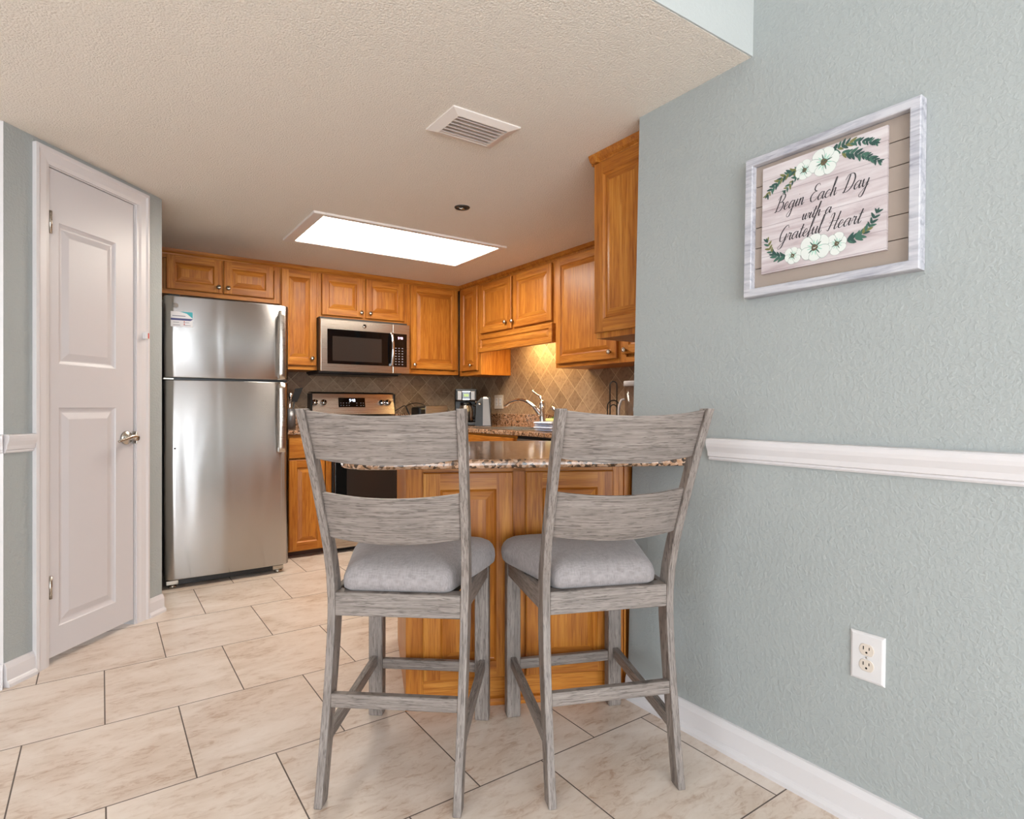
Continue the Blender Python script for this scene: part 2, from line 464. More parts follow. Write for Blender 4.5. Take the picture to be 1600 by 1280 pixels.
# tile on the two kitchen walls
struct(MB(M['sp_back']).box(1.0, XS - 0.001, YB, YB + 0.009, 0.86, 1.40).build('wall_tile_back'), 'brown diamond tile backsplash behind the range')
struct(MB(M['sp_sink']).box(XS, XS + 0.009, 1.545, YB - 0.001, 0.86, 1.72).build('wall_tile_sink'), 'tan diamond tile backsplash behind the faucet')

# pantry wall (angled), local x along the wall, -y faces the room
PA = math.atan2(0.637, 0.566); PL = (-0.304, 2.93, 0)
mb = MB(M['wall'])
mb.box(0, 0.185, 0, 0.11, 0, CZ); mb.box(0.655, 0.847, 0, 0.11, 0, CZ); mb.box(0.185, 0.655, 0, 0.11, 2.05, CZ)
struct(mb.build('wall_pantry', loc=PL, rot=(0, 0, PA)), 'angled sage gray wall holding the pantry door')
pe = (PL[0] + 0.847 * math.cos(PA), PL[1] + 0.847 * math.sin(PA))
struct(MB(M['wall']).box(pe[0] - 0.10, pe[0], pe[1], 5.0, 0, CZ).build('wall_fridge_side'))
struct(MB(M['trim']).box(-3.3, PL[0], 2.93, 3.03, 0, CZ).build('wall_left'))  # trim white puts the window's brightness into this wall's colour
# inside of the pantry closes the view under and around the door
struct(MB(M['wall']).box(-0.9, 0.1, 3.95, 4.0, 0, CZ).build('wall_pantry_inside'))

# living room behind the camera
mb = MB(M['wall'])
mb.box(-3.3, -2.6, -3.5, -3.4, 0, 2.8); mb.box(1.1, 1.6, -3.5, -3.4, 0, 2.8); mb.box(-2.6, 1.1, -3.5, -3.4, 2.25, 2.8)
struct(mb.build('wall_window'))
mb = MB(M['wall'])
mb.box(-3.3, -3.2, -3.4, -1.9, 0, 2.8); mb.box(-3.3, -3.2, 0.7, 2.93, 0, 2.8); mb.box(-3.3, -3.2, -1.9, 0.7, 2.25, 2.8); mb.box(-3.3, -3.2, -1.9, 0.7, 0, 0.25)
struct(mb.build('wall_living_left'))
def window(name, x0, x1, z0, z1, loc, rz, divs):
    mb = MB(M['trim'])
    mb.box(x0, x1, -0.03, 0.03, z0, z0 + 0.05); mb.box(x0, x1, -0.03, 0.03, z1 - 0.05, z1)
    for i in range(divs + 1):
        xx = x0 + (x1 - x0 - 0.06) * i / divs; mb.box(xx, xx + 0.06, -0.03, 0.03, z0 + 0.05, z1 - 0.05)
    w = struct(mb.build(name, loc=loc, rot=(0, 0, rz)))
    g = MB(M['glass']); g.box(x0 + 0.01, x1 - 0.01, -0.003, 0.003, z0 + 0.04, z1 - 0.04)
    g.build('pane', w)
window('window_1', -2.6, 1.1, 0.0, 2.25, (0, -3.45, 0), 0, 4)
window('window_2', -1.3, 1.3, 0.25, 2.25, (-3.25, -0.6, 0), R(90), 3)

window('added_window_3', -0.17, 0.17, 0.25, 2.05, (1.76, -0.03, 0), R(-90), 1)  # unseen, put in for the strip it reflects in the fridge
# mouldings
def run(prof, a, b, name, mat='trim'):
    """profile (out, z) swept between two plan points; out is to the right hand of a->b"""
    a, b = Vector(a), Vector(b); d = (b - a).normalized(); nrm = Vector((d.y, -d.x))
    mb = MB(M[mat])
    ring = lambda p: [(p.x + nrm.x * o, p.y + nrm.y * o, z) for o, z in prof]
    mb.loft([ring(a), ring(b)])
    return mb.build(name)
BASE = [(0, 0), (0.026, 0), (0.026, 0.012), (0.020, 0.020), (0.015, 0.024), (0.014, 0.070), (0.010, 0.080), (0.006, 0.088), (0, 0.090)]
RAIL = [(0, 0), (0.008, 0.001), (0.012, 0.006), (0.010, 0.011), (0.016, 0.014), (0.018, 0.028), (0.026, 0.045), (0.028, 0.055), (0.028, 0.066), (0.024, 0.070), (0, 0.0715)]
def lean_run(prof, z0, name, y0=-3.35, y1=1.541):
    mb = MB(M['trim'])
    ring = lambda y: [(wx(z0 + z) - o, y, z0 + z) for o, z in prof]
    mb.loft([ring(y0), ring(y1)])
    return mb.build(name)
struct(lean_run(BASE, 0, 'baseboard_right'), 'white baseboard along the right wall')
struct(lean_run(RAIL, 0.8895, 'trim_1', y1=1.20), 'white chair rail on the right wall')
u = lambda t: (PL[0] + t * math.cos(PA), PL[1] + t * math.sin(PA))
struct(run(BASE, u(0), u(0.119), 'baseboard_pantry'), 'white baseboard left of the pantry door')
struct(run(BASE, u(0.738), u(0.847), 'baseboard_corner'), 'short white baseboard right of the pantry door')
struct(run(RAIL[:1] + [(o * 0.9, z) for o, z in RAIL[1:-1]] + RAIL[-1:], u(0), u(0.117), 'trim_2'), 'short piece of chair rail left of the pantry door')
bpy.data.objects['trim_2'].location.z = 0.884
struct(run(BASE, (-3.2, 2.93), (PL[0], 2.93), 'baseboard_left'))
struct(run([(o * 0.9, z) for o, z in RAIL], (-3.2, 2.93), (PL[0], 2.93), 'trim_3')); bpy.data.objects['trim_3'].location.z = 0.884

# door casing
mb = MB(M['trim'])
def casing(mb, x0, x1, z0, z1, vert, inner_right):
    if vert:
        a, b = (x0, x1)
        pr = [(0, 0), (0, -0.018), (0.012, -0.019), (0.02, -0.014), (0.05, -0.012), (0.066, -0.008), (0.066, 0)]
        f = (lambda t: a + t) if inner_right else (lambda t: b - t)
        mb.loft([[(f(t), y, z0) for t, y in pr], [(f(t), y, z1) for t, y in pr]])
    else:
        pr = [(0, 0), (0, -0.018), (0.012, -0.019), (0.02, -0.014), (0.05, -0.012), (0.066, -0.008), (0.066, 0)]
        mb.loft([[(x0 + t, y, z1 - t) for t, y in pr], [(x1 - t, y, z1 - t) for t, y in pr]])
k = 0.066
mb2 = MB(M['trim'])
casing(mb2, 0.119, 0.185, 0, 2.116, True, True)
casing(mb2, 0.662, 0.738, 0, 2.116, True, False)
mb2.box(0.662, 0.673, -0.010, 0.0, 0, 2.05)
casing(mb2, 0.119, 0.738, 0, 2.117, False, True)
mb2.box(0.180, 0.186, -0.004, 0.10, 0, 2.05); mb2.box(0.655, 0.661, -0.004, 0.10, 0, 2.05); mb2.box(0.186, 0.655, -0.004, 0.1, 2.045, 2.05)
struct(mb2.build('trim_4', loc=PL, rot=(0, 0, PA)), 'white casing around the narrow pantry door')

def rect_loops(mb, x0, x1, z0, z1, loops, mats=(0, 0), cap=True):
    """nested rectangles: loops of (inset, y); left/right faces take mats[0], top/bottom mats[1]"""
    prev = None
    for ins, y in loops:
        ring = [mb.bm.verts.new(p) for p in ((x0 + ins, y, z0 + ins), (x1 - ins, y, z0 + ins), (x1 - ins, y, z1 - ins), (x0 + ins, y, z1 - ins))]
        if prev:
            for i in range(4):
                j = (i + 1) % 4
                f = mb.bm.faces.new([prev[i], prev[j], ring[j], ring[i]]); f.material_index = mats[1] if i in (0, 2) else mats[0]
        prev = ring
    if cap:
        f = mb.bm.faces.new(prev); f.material_index = mats[0]

# pantry door: slab with two raised panels
mb = MB(M['door'])
dx0, dx1, dz0, dz1 = 0.191, 0.651, 0.028, 2.042
pans = [(0.238, 0.542, 0.145, 1.057), (0.238, 0.542, 1.237, 1.828)]
mb.box(dx0, dx1, 0.0145, 0.036, dz0, dz1)
ys = 0.0
def quad(x0, x1, z0, z1, y=0.0, mi=0): mb.face([(x0, y, z0), (x1, y, z0), (x1, y, z1), (x0, y, z1)], mi)
quad(dx0, 0.238, dz0, dz1); quad(0.542, dx1, dz0, dz1)
quad(0.238, 0.542, dz0, 0.145); quad(0.238, 0.542, 1.057, 1.237); quad(0.238, 0.542, 1.828, dz1)
for x0, x1, z0, z1 in pans:
    rect_loops(mb, x0, x1, z0, z1, [(0, 0.0), (0.004, 0.004), (0.010, 0.007), (0.016, 0.009), (0.022, 0.009), (0.046, 0.002), (0.050, 0.001)])
mb.face([(dx0, 0, dz0), (dx0, 0.02, dz0), (dx0, 0.02, dz1), (dx0, 0, dz1)]); mb.face([(dx1, 0, dz0), (dx1, 0.02, dz0), (dx1, 0.02, dz1), (dx1, 0, dz1)])
mb.face([(dx0, 0, dz0), (dx1, 0, dz0), (dx1, 0.02, dz0), (dx0, 0.02, dz0)]); mb.face([(dx0, 0, dz1), (dx1, 0, dz1), (dx1, 0.02, dz1), (dx0, 0.02, dz1)])
door = struct(mb.build('door_1', loc=PL, rot=(0, 0, PA)), 'narrow white two-panel pantry door')
for z in (0.272, 1.772):
    h = MB(M['nickel'])
    h.tube([(0.193, -0.006, z), (0.193, -0.006, z + 0.093)], 0.0065, 10); h.box(0.186, 0.206, -0.0025, 0.002, z + 0.002, z + 0.091)
    for q in (0.018, 0.037, 0.056, 0.075): h.lathe([(0.0069, -0.0008), (0.0069, 0.0008)], 10, origin=(0.193, -0.006, z + q))
    h.build('hinge', door)
h = MB(M['nickel'])
kx, kz = 0.603, 0.912
h.lathe([(0.0, 0.0), (0.033, 0.0), (0.033, -0.006), (0.029, -0.012), (0.012, -0.016), (0.012, -0.045), (0.014, -0.05), (0.014, -0.062), (0.0, -0.064)], 24, origin=(kx, 0, kz), axis='y')
pts = catmull([(kx + 0.006, -0.056, kz + 0.004), (kx - 0.03, -0.058, kz + 0.008), (kx - 0.07, -0.056, kz - 0.004), (kx - 0.105, -0.052, kz - 0.012)], 5)
h.tube(pts, [0.0105 - 0.005 * i / (len(pts) - 1) for i in range(len(pts))], 10)
h.box(0.645, 0.652, -0.022, 0.006, kz - 0.03, kz + 0.03, bev=0.002)
h.build('door_handle', door)
tag(MB(M['white'], M['red']).box(0.694, 0.712, -0.034, -0.012, 1.395, 1.430, bev=0.003).box(0.7055, 0.7125, -0.0352, -0.030, 1.399, 1.426, 1).build('door_sensor', loc=PL, rot=(0, 0, PA)),
    'tiny white door sensor with a red tab on the pantry door casing', 'sensor')

# ------------------------------------------------------------------ ceiling fittings
lt = thing('ceiling_light', 'large rectangular lit fluorescent panel in the kitchen ceiling', 'ceiling light', (1.613, 3.628, CZ))
mb = MB(M['slat'])
x, y, w = 0.60, 0.31, 0.06
mb.box(-x - w * 0.9, -x + 0.012, -y - 0.03, y + 0.03, -0.012, 0.004, bev=0.003); mb.box(x - 0.012, x + 0.03, -y - 0.03, y + 0.03, -0.012, 0.004, bev=0.003)
mb.box(-x + 0.01, x - 0.01, -y - 0.03, -y + 0.012, -0.0115, 0.004, bev=0.003); mb.box(-x + 0.01, x - 0.01, y - 0.012, y + 0.03, -0.0115, 0.004, bev=0.003)
mb.build('frame', lt)
MB(M['diffuser']).box(-x + 0.012, x - 0.012, -y + 0.012, y - 0.012, -0.007, 0.003).build('diffuser', lt)

vt = thing('ceiling_vent', 'white slatted air vent in the popcorn ceiling', 'vent', (1.182, 1.965, CZ))
mb = MB(M['slat'])
ox, oy, ix, iy = 0.147, 0.11, 0.108, 0.076
def frame_ring(mb, loops):
    prev = None
    for (hx, hy, z) in loops:
        ring = [mb.bm.verts.new(p) for p in ((-hx, -hy, z), (hx, -hy, z), (hx, hy, z), (-hx, hy, z))]
        if prev:
            for i in range(4): mb.bm.faces.new([prev[i], prev[(i + 1) % 4], ring[(i + 1) % 4], ring[i]])
        prev = ring
frame_ring(mb, [(ox, oy, 0.0), (ox, oy, -0.005), (ix + 0.004, iy + 0.004, -0.016), (ix, iy, -0.016), (ix, iy, -0.001)])
mb.build('frame', vt)
MB(M['duct']).box(-ix, ix, -iy, iy, -0.003, -0.001).build('backing', vt)
for i in range(6):
    yy = -iy + 0.016 + i * 0.0245
    s = MB(M['slat']); s.loft([[(xx, yy + 0.006, -0.0032), (xx, yy + 0.0072, -0.0032), (xx, yy + 0.002, -0.0160), (xx, yy - 0.0085, -0.0185), (xx, yy - 0.0085, -0.0172), (xx, yy + 0.0008, -0.0150)] for xx in (-ix + 0.001, ix - 0.001)])
    s.build('slat', vt)
sp = thing('fire_sprinkler', 'small recessed dark sprinkler head in the ceiling beside the light', 'sprinkler', (1.603, 2.781, CZ))
mb = MB(M['dark']); mb.lathe([(0.0, -0.002), (0.026, -0.002), (0.026, -0.004), (0.040, -0.005), (0.042, -0.001), (0.042, 0.003)], 28); mb.build('escutcheon', sp)
mb = MB(M['nickel']); mb.lathe([(0.0, -0.010), (0.012, -0.009), (0.012, -0.004), (0.0, -0.002)], 14); mb.tube([(-0.02, 0, -0.005), (0, 0, -0.012), (0.02, 0, -0.005)], 0.003, 6); mb.build('nozzle', sp)

# ------------------------------------------------------------------ oak cabinets
def door_panel(x0, x1, z0, z1, yb=0.0, t=0.02, st=0.052, field='oak_v'):
    """raised-panel door, front face at yb - t"""
    mb = MB(M[field], M['oak_h']); f = yb - t
    rect_loops(mb, x0, x1, z0, z1, [(0, yb), (0, f + 0.004), (0.004, f)], (0, 1), cap=False)
    e = 0.004
    q = lambda a, b, c, d, mi: mb.face([(a, f, c), (b, f, c), (b, f, d), (a, f, d)], mi)
    st = min(st, (x1 - x0) * 0.26, (z1 - z0) * 0.27)
    q(x0 + e, x0 + st, z0 + e, z1 - e, 0); q(x1 - st, x1 - e, z0 + e, z1 - e, 0)
    q(x0 + st, x1 - st, z0 + e, z0 + st, 1); q(x0 + st, x1 - st, z1 - st, z1 - e, 1)
    rs = min(0.026, (x1 - x0) * 0.13, (z1 - z0) * 0.13)
    rect_loops(mb, x0 + st, x1 - st, z0 + st, z1 - st, [(0, f), (0.003, f + 0.004), (0.007, f + 0.0085), (0.010, f + 0.0095), (0.010 + rs, f + 0.002), (0.012 + rs, f + 0.0015)], (0, 1))
    mb.bm.faces.ensure_lookup_table()
    mb.face([(x0, yb, z0), (x1, yb, z0), (x1, yb, z1), (x0, yb, z1)], 0)
    bmesh.ops.remove_doubles(mb.bm, verts=mb.bm.verts, dist=1e-5)
    return mb
def knob(parent, x, z, y):
    k = MB(M['nickel'])
    k.lathe([(0.0, 0.001), (0.007, 0.001), (0.0055, -0.008), (0.0075, -0.012), (0.0145, -0.017), (0.0160, -0.022), (0.0125, -0.027), (0.0, -0.029)], 18, origin=(x, y, z), axis='y')
    k.build('knob', parent)
OAKG = 'honey oak wall cabinets'
def cabinet(name, label, loc, rz, w, z0, z1, depth, doors, group=None, toe=False, drawers=()):
    t = thing(name, label, 'cabinet', (loc[0], loc[1], 0), rz, group)
    mb = MB(M['oak_v'], M['oak_h'], M['carcass'])
    zb = z0
    mb.box(0, w, -depth + 0.019, 0, zb, z1, 0)
    fw = 0.04
    mb.box(0, fw, -depth, -depth + 0.018, zb, z1, 0, 0.001); mb.box(w - fw, w, -depth, -depth + 0.018, zb, z1, 0, 0.001)
    mb.box(fw, w - fw, -depth, -depth + 0.018, zb, zb + 0.032, 1); mb.box(fw, w - fw, -depth, -depth + 0.018, z1 - 0.03, z1, 1)
    if len(doors) > 1: mb.box(w / 2 - 0.02, w / 2 + 0.02, -depth, -depth + 0.018, zb + 0.032, z1 - 0.03, 0)
    mb.build('body', t)
    for x0, x1, a, b, kn in doors:
        d = door_panel(x0, x1, a, b, -depth - 0.0005).build('door', t)
        if kn: knob(d, kn[0], kn[1], -depth - 0.0205)
    for x0, x1, a, b, kn in drawers:
        m = MB(M['oak_h']); m.box(x0, x1, -depth - 0.0205, -depth - 0.0005, a, b, 0, 0.005, 2); d = m.build('drawer', t)
        if kn: knob(d, kn[0], kn[1], -depth - 0.0205)
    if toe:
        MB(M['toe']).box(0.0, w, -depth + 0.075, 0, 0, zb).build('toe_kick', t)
    return t
UD = 0.295
def upb(name, label, x0, x1, z0, z1, doors):
    return cabinet(name, label, (x0, YB - 0.001), 0, x1 - x0, z0, z1, UD, [(a - x0, b - x0, c, d, (k[0] - x0, k[1])) for a, b, c, d, k in doors], OAKG)
upb('wall_cabinet', 'short two-door oak cabinet above the refrigerator', 0.30, 1.099, 1.832, 2.105, [(0.361, 0.706, 1.863, 2.098, (0.679, 1.904)), (0.715, 1.050, 1.863, 2.098, (0.741, 1.904))])
upb('wall_cabinet', 'tall narrow single-door oak cabinet between refrigerator and microwave', 1.10, 1.389, 1.345, 2.105, [(1.107, 1.368, 1.377, 2.098, (1.329, 1.434))])
upb('wall_cabinet', 'two-door oak cabinet directly above the microwave', 1.39, 2.129, 1.758, 2.105, [(1.408, 1.739, 1.779, 2.098, (1.721, 1.820)), (1.764, 2.101, 1.779, 2.098, (1.797, 1.820))])
upb('wall_cabinet', 'tall single-door oak cabinet right of the microwave in the corner', 2.13, 2.632, 1.345, 2.105, [(2.160, 2.612, 1.386, 2.098, (2.189, 1.421))])
def ups(name, label, y0, y1, z0, z1, doors):
    return cabinet(name, label, (XS - 0.001, y0), R(-90), y0 - y1, z0, z1, UD + 0.009, [(y0 - a, y0 - b, c, d, (y0 - k[0], k[1])) for a, b, c, d, k in doors], OAKG)
ups('wall_cabinet', 'slim single-door oak cabinet next to the corner, over the outlet', 4.632, 4.266, 1.335, 2.105, [(4.589, 4.305, 1.374, 2.098, (4.390, 1.419))])
cf = ups('wall_cabinet', 'two-door oak cabinet with a valance over the sink faucet', 4.265, 3.263, 1.655, 2.105, [(4.253, 3.797, 1.676, 2.086, (3.859, 1.730)), (3.771, 3.293, 1.676, 2.086, (3.762, 1.726))])
d = UD + 0.009
vm = door_panel(0.006, 0.996, 1.516, 1.658, -d - 0.014, 0.02, 0.035, 'oak_h'); vm.box(0.006, 0.996, -d - 0.0135, -d + 0.006, 1.518, 1.654, 1); vm.build('valance', cf)
ups('wall_cabinet', 'wide single-door oak cabinet right of the lit sink backsplash', 3.262, 2.621, 1.335, 2.105, [(3.243, 2.645, 1.362, 2.096, (2.695, 1.405))])
ups('wall_cabinet', 'mostly hidden oak cabinet behind the hanging one, one knob showing', 2.620, 1.93, 1.335, 2.105, [(2.595, 2.10, 1.385, 2.096, (2.563, 1.407))])
hc = cabinet('wall_cabinet', 'oak cabinet with raised end panel hanging at the end of the gray wall', (2.60, 1.546), R(180), 0.852, 1.352, 2.105, 0.335, [(0.02, 0.41, 1.385, 2.096, (0.38, 1.42)), (0.44, 0.83, 1.385, 2.096, (0.47, 1.42))], OAKG)
door_panel(0.0, 0.325, 1.376, 2.098, -0.002, 0.012, 0.055).build('end_panel', hc, loc=(0.852, -0.336, 0), rot=(0, 0, R(90)))

# crown strips
def crown(a, b, name, label):
    o = run([(-0.03, 2.100), (0.004, 2.100), (0.006, 2.108), (0.016, 2.116), (0.020, 2.126), (0.024, 2.139), (-0.03, 2.139)], a, b, name, 'oak_h')
    return o
c1 = crown((0.30, YB - UD), (2.646, YB - UD), 'crown_moulding', ''); tag(c1, 'oak crown strip along the top of the cabinets over fridge and microwave', 'moulding', 'oak crown strips')
c2 = crown((XS - UD - 0.01, 4.66), (XS - UD - 0.01, 1.95), 'crown_moulding', ''); tag(c2, 'oak crown strip along the top of the cabinets over the sink', 'moulding', 'oak crown strips')
c3 = crown((1.748, 1.905), (1.748, 1.546), 'crown_moulding', ''); tag(c3, 'short oak crown strip on top of the cabinet hanging by the gray wall', 'moulding', 'oak crown strips')
c4 = crown((2.60, 1.882), (1.724, 1.882), 'crown_return', ''); c4.parent = c3

# base cabinets
CT, CB = 0.895, 0.865
cabinet('base_cabinet', 'oak base cabinet with one drawer between refrigerator and range', (1.02, YB - 0.002), 0, 0.353, 0.045, CB, 0.652,
        [(0.05, 0.30, 0.055, 0.688, None)], 'oak base cabinets', True, [(0.05, 0.315, 0.70, 0.848, None)])
cabinet('base_cabinet', 'oak base cabinet in the corner right of the range', (2.108, YB - 0.002), 0, 0.215, 0.09, CB, 0.652,
        [(0.03, 0.19, 0.11, 0.688, None)], 'oak base cabinets', True, [(0.03, 0.19, 0.70, 0.848, None)])
cabinet('base_cabinet', 'oak sink base cabinet with its top rail showing under the faucet counter', (XS - 0.002, 4.26), R(-90), 0.975, 0.09, 0.70, 0.62,
        [(0.03, 0.47, 0.11, 0.69, None), (0.50, 0.95, 0.11, 0.69, None)], 'oak base cabinets', True, [(0.03, 0.945, 0.712, 0.848, None)])
ff = MB(M['oak_h']); ff.box(0, 0.975, -0.62, -0.60, 0.70, CB); o = ff.build('front_rail'); o.parent = [x for x in COL.objects if x.name.startswith('base_cabinet') and 'sink base' in x.get('label', '')][0]
dw = thing('dishwasher', 'dishwasher with dark top edge right of the sink cabinet', 'dishwasher', (XS - 0.002, 3.282, 0), R(-90))
MB(M['dark']).box(0.002, 0.60, -0.60, 0, 0.0, CB - 0.004).build('body', dw)
MB(M['steel2']).box(0.004, 0.598, -0.632, -0.601, 0.10, 0.845, 0, 0.004, 2).build('door', dw)
MB(M['black']).box(0.004, 0.598, -0.622, -0.601, 0.846, CB - 0.004).build('control_strip', dw)
cabinet('base_cabinet', 'hidden oak base cabinet right of the dishwasher', (XS - 0.002, 2.678), R(-90), 0.70, 0.09, CB, 0.62,
        [(0.03, 0.67, 0.11, 0.69, None)], 'oak base cabinets', True, [(0.03, 0.67, 0.712, 0.848, None)])

# countertops
tag(MB(M['granite']).box(1.02, 1.377, YB - 0.69, YB - 0.001, CB + 0.001, CT, 0, 0.006, 2).box(1.02, 1.377, YB - 0.021, YB - 0.001, CT - 0.001, CT + 0.1).build('countertop'),
    'small granite countertop between refrigerator and range', 'countertop', 'granite countertops')
mb = MB(M['granite'])
SX0, SX1, SY0, SY1 = 2.40, 2.78, 3.30, 3.98
mb.box(2.106, XS - 0.001, 4.2, YB - 0.001, CB + 0.001, CT, 0, 0.004, 2)
mb.box(2.30, SX0, 1.55, 4.205, CB + 0.001, CT, 0, 0.004, 2); mb.box(SX1, XS - 0.001, 1.55, 4.205, CB + 0.001, CT)
mb.box(SX0 - 0.004, SX1, 1.55, SY0, CB + 0.001, CT); mb.box(SX0 - 0.004, SX1, SY1, 4.205, CB + 0.001, CT)
mb.box(XS - 0.022, XS - 0.001, 1.55, YB - 0.001, CT - 0.001, CT + 0.105, 0, 0.002); mb.box(2.106, XS - 0.022, YB - 0.022, YB - 0.001, CT - 0.001, CT + 0.105, 0, 0.002)
tag(mb.build('countertop'), 'long L-shaped granite countertop with the sink and granite splash', 'countertop', 'granite countertops')
sk = thing('kitchen_sink', 'stainless steel sink set into the rear granite counter', 'sink', (0, 0, 0))
mb = MB(M['steel2'])
mb.box(SX0 - 0.012, SX0 + 0.015, SY0 - 0.012, SY1 + 0.012, CT + 0.0005, CT + 0.005); mb.box(SX1 - 0.015, SX1 + 0.012, SY0 - 0.012, SY1 + 0.012, CT + 0.0005, CT + 0.005)
mb.box(SX0 + 0.015, SX1 - 0.015, SY0 - 0.012, SY0 + 0.015, CT + 0.0005, CT + 0.005); mb.box(SX0 + 0.015, SX1 - 0.015, SY1 - 0.015, SY1 + 0.012, CT + 0.0005, CT + 0.005)
mb.build('rim', sk)
mb = MB(M['steel2'])
a0, a1, b0, b1 = SX0 + 0.012, SX1 - 0.012, SY0 + 0.012, SY1 - 0.012
mb.box(a0, a0 + 0.004, b0, b1, CT - 0.16, CT); mb.box(a1 - 0.004, a1, b0, b1, CT - 0.16, CT); mb.box(a0 + 0.004, a1 - 0.004, b0, b0 + 0.004, CT - 0.16, CT); mb.box(a0 + 0.004, a1 - 0.004, b1 - 0.004, b1, CT - 0.16, CT)
mb.box(a0, a1, b0, b1, CT - 0.165, CT - 0.16); mb.build('basin', sk)

# ------------------------------------------------------------------ peninsula
PO = Vector((0.878, 1.916)); e1 = Vector((0.890, -0.456)); e2 = Vector((0.456, 0.890)); PR = math.atan2(-0.456, 0.890)
pn = thing('peninsula_cabinet', 'oak breakfast bar cabinet behind the two stools', 'cabinet', (PO.x, PO.y, 0), PR)
sdir = (0.363 * e1.x + 0.932 * e1.y, 0.363 * e2.x + 0.932 * e2.y)
bl = (sdir[0] * 0.71, sdir[1] * 0.71)
mb = MB(M['oak_v'], M['oak_h'])
bt = (sdir[0] * 0.64, sdir[1] * 0.64)
mb.prism([(0.0, 0.018), (0.775, 0.018), (0.92, 0.11), (0.92, 0.70), bl], 0.10, CB, 0)
mb.prism([(0.0, 0.018), (0.775, 0.018), (0.92, 0.11), (0.92, 0.63), bt], 0.0, 0.10, 0)
f = 0.0
mb.box(-0.001, 0.06, f, 0.018, 0, CB, 0, 0.0015); mb.box(0.376, 0.424, f, 0.018, 0.09, 0.84, 0); mb.box(0.746, 0.772, f, 0.018, 0, CB, 0, 0.0015)
mb.box(0.06, 0.746, f, 0.018, 0.828, CB, 1); mb.box(0.06, 0.746, f, 0.018, 0.0, 0.10, 1)
mb.box(0.06, 0.376, 0.010, 0.018, 0.1, 0.83, 0); mb.box(0.424, 0.746, 0.010, 0.018, 0.1, 0.83, 0)
mb.build('body', pn)
door_panel(0.059, 0.377, 0.098, 0.829, 0.0, 0.018, 0.06).build('panel', pn)
door_panel(0.423, 0.747, 0.098, 0.829, 0.0, 0.018, 0.06).build('panel', pn)
mb = MB(M['oak_h']); mb.loft([[(xx, 0.0, 0), (xx, -0.016, 0), (xx, -0.016, 0.012), (xx, -0.010, 0.021), (xx, 0.0, 0.026)] for xx in (-0.002, 0.772)]); mb.build('base_moulding', pn)
mb = MB(M['oak_v'])
for xa, xb, ya in ((0.773, 0.796, 0.020), (0.796, 0.803, 0.012), (0.803, 0.832, 0.032), (0.832, 0.838, 0.042), (0.838, 0.905, 0.056)):
    mb.box(xa, xb, ya, 0.07, 0.0, CB, 0, 0.001)
mb.build('filler_strip', pn)
pe2 = lambda q: ((q[0] - PO.x) * e1.x + (q[1] - PO.y) * e1.y, (q[0] - PO.x) * e2.x + (q[1] - PO.y) * e2.y)
wxc = wx(0.86) - 0.003
poly = [(-0.21, -0.262), pe2((wxc, PO.y + e2.y * -0.262 + e1.y * ((wxc - PO.x + 0.262 * e2.x) / e1.x))), pe2((wxc, 1.544)), pe2((2.297, 1.553)), None, (-0.21 + 0.06, 0.74)]
tt = (2.297 - PO.x - 0.74 * e2.x) / e1.x
poly[4] = (tt, 0.74)
poly = round_poly(poly, [0.13, 0, 0, 0, 0, 0.05])
mb = MB(M['granite']); mb.prism(poly, CB + 0.001, CT, 0, 0.011, 3)
tag(mb.build('countertop', loc=(PO.x, PO.y, 0), rot=(0, 0, PR)), 'angled granite bar top with rounded overhang behind the two stools', 'countertop', 'granite countertops')

# ------------------------------------------------------------------ refrigerator
FX0, FX1, FY = 0.298, 0.989, 3.94
fr = thing('refrigerator', 'stainless steel top-freezer refrigerator beside the pantry door', 'refrigerator', (FX0, FY, 0))
FW = FX1 - FX0
mb = MB(M['dark']); mb.box(0.006, FW - 0.006, 0.075, 0.78, 0.045, 1.70, 0, 0.004); mb.build('body', fr)
MB(M['black']).box(0.02, FW - 0.02, 0.055, 0.074, 0.06, 1.69).box(0.004, FW - 0.004, 0.035, 0.07, 1.2195, 1.2305).build('gasket', fr)
def fridge_door(z0, z1, name):
    mb = MB(M['steel'], M['dark'])
    def section(z, ins=0.0):
        pts = [(0.0 + ins, 0.055)]
        n = 24
        for i in range(n + 1):
            t = i / n; xx = ins + (FW - 2 * ins) * t
            e = min(t, 1 - t) * FW
            rr = 0.018; yy = 0.0
            if e < rr: yy = rr - math.sqrt(max(0, rr * rr - (rr - e) ** 2))
            bow = 0.004 * (1 - (2 * t - 1) ** 2)
            pts.append((xx, yy + ins * 0.8 - bow + 0.003, z))
        pts[0] = (ins, 0.055, z); pts.append((FW - ins, 0.055, z))
        return pts
    mb.loft([section(z0, 0.004), section(z0 + 0.005), section(z1 - 0.005), section(z1, 0.004)], 0, True)
    o = mb.build(name, fr)
    for p in o.data.polygons:
        if abs(p.normal.z) > 0.6 or p.normal.y > 0.5: p.use_smooth = False
    return o
d1 = fridge_door(1.232, 1.708, 'freezer_door'); d2 = fridge_door(0.052, 1.218, 'refrigerator_door')
def fridge_handle(parent, za, zb, mount):
    h = MB(M['steel2'])
    xh = FW - 0.050
    ys = [-0.044, -0.052, -0.055, -0.052, -0.044]
    n = 14; rings = []
    for i in range(n + 1):
        t = i / n; z = za + (zb - za) * t; y = -0.046 - 0.012 * math.sin(math.pi * t)
        hw = 0.019; th = 0.012
        rings.append([(xh - hw, y + th, z), (xh - hw, y + 0.003, z), (xh - hw + 0.004, y, z), (xh + hw - 0.004, y, z), (xh + hw, y + 0.003, z), (xh + hw, y + th, z)])
    h.loft(rings, 0, True)
    for z0 in (za, zb - 0.03):
        h.box(xh - 0.012, xh + 0.012, -0.040, 0.003, z0, z0 + 0.03, 0, 0.002)
    h.build('handle', parent)
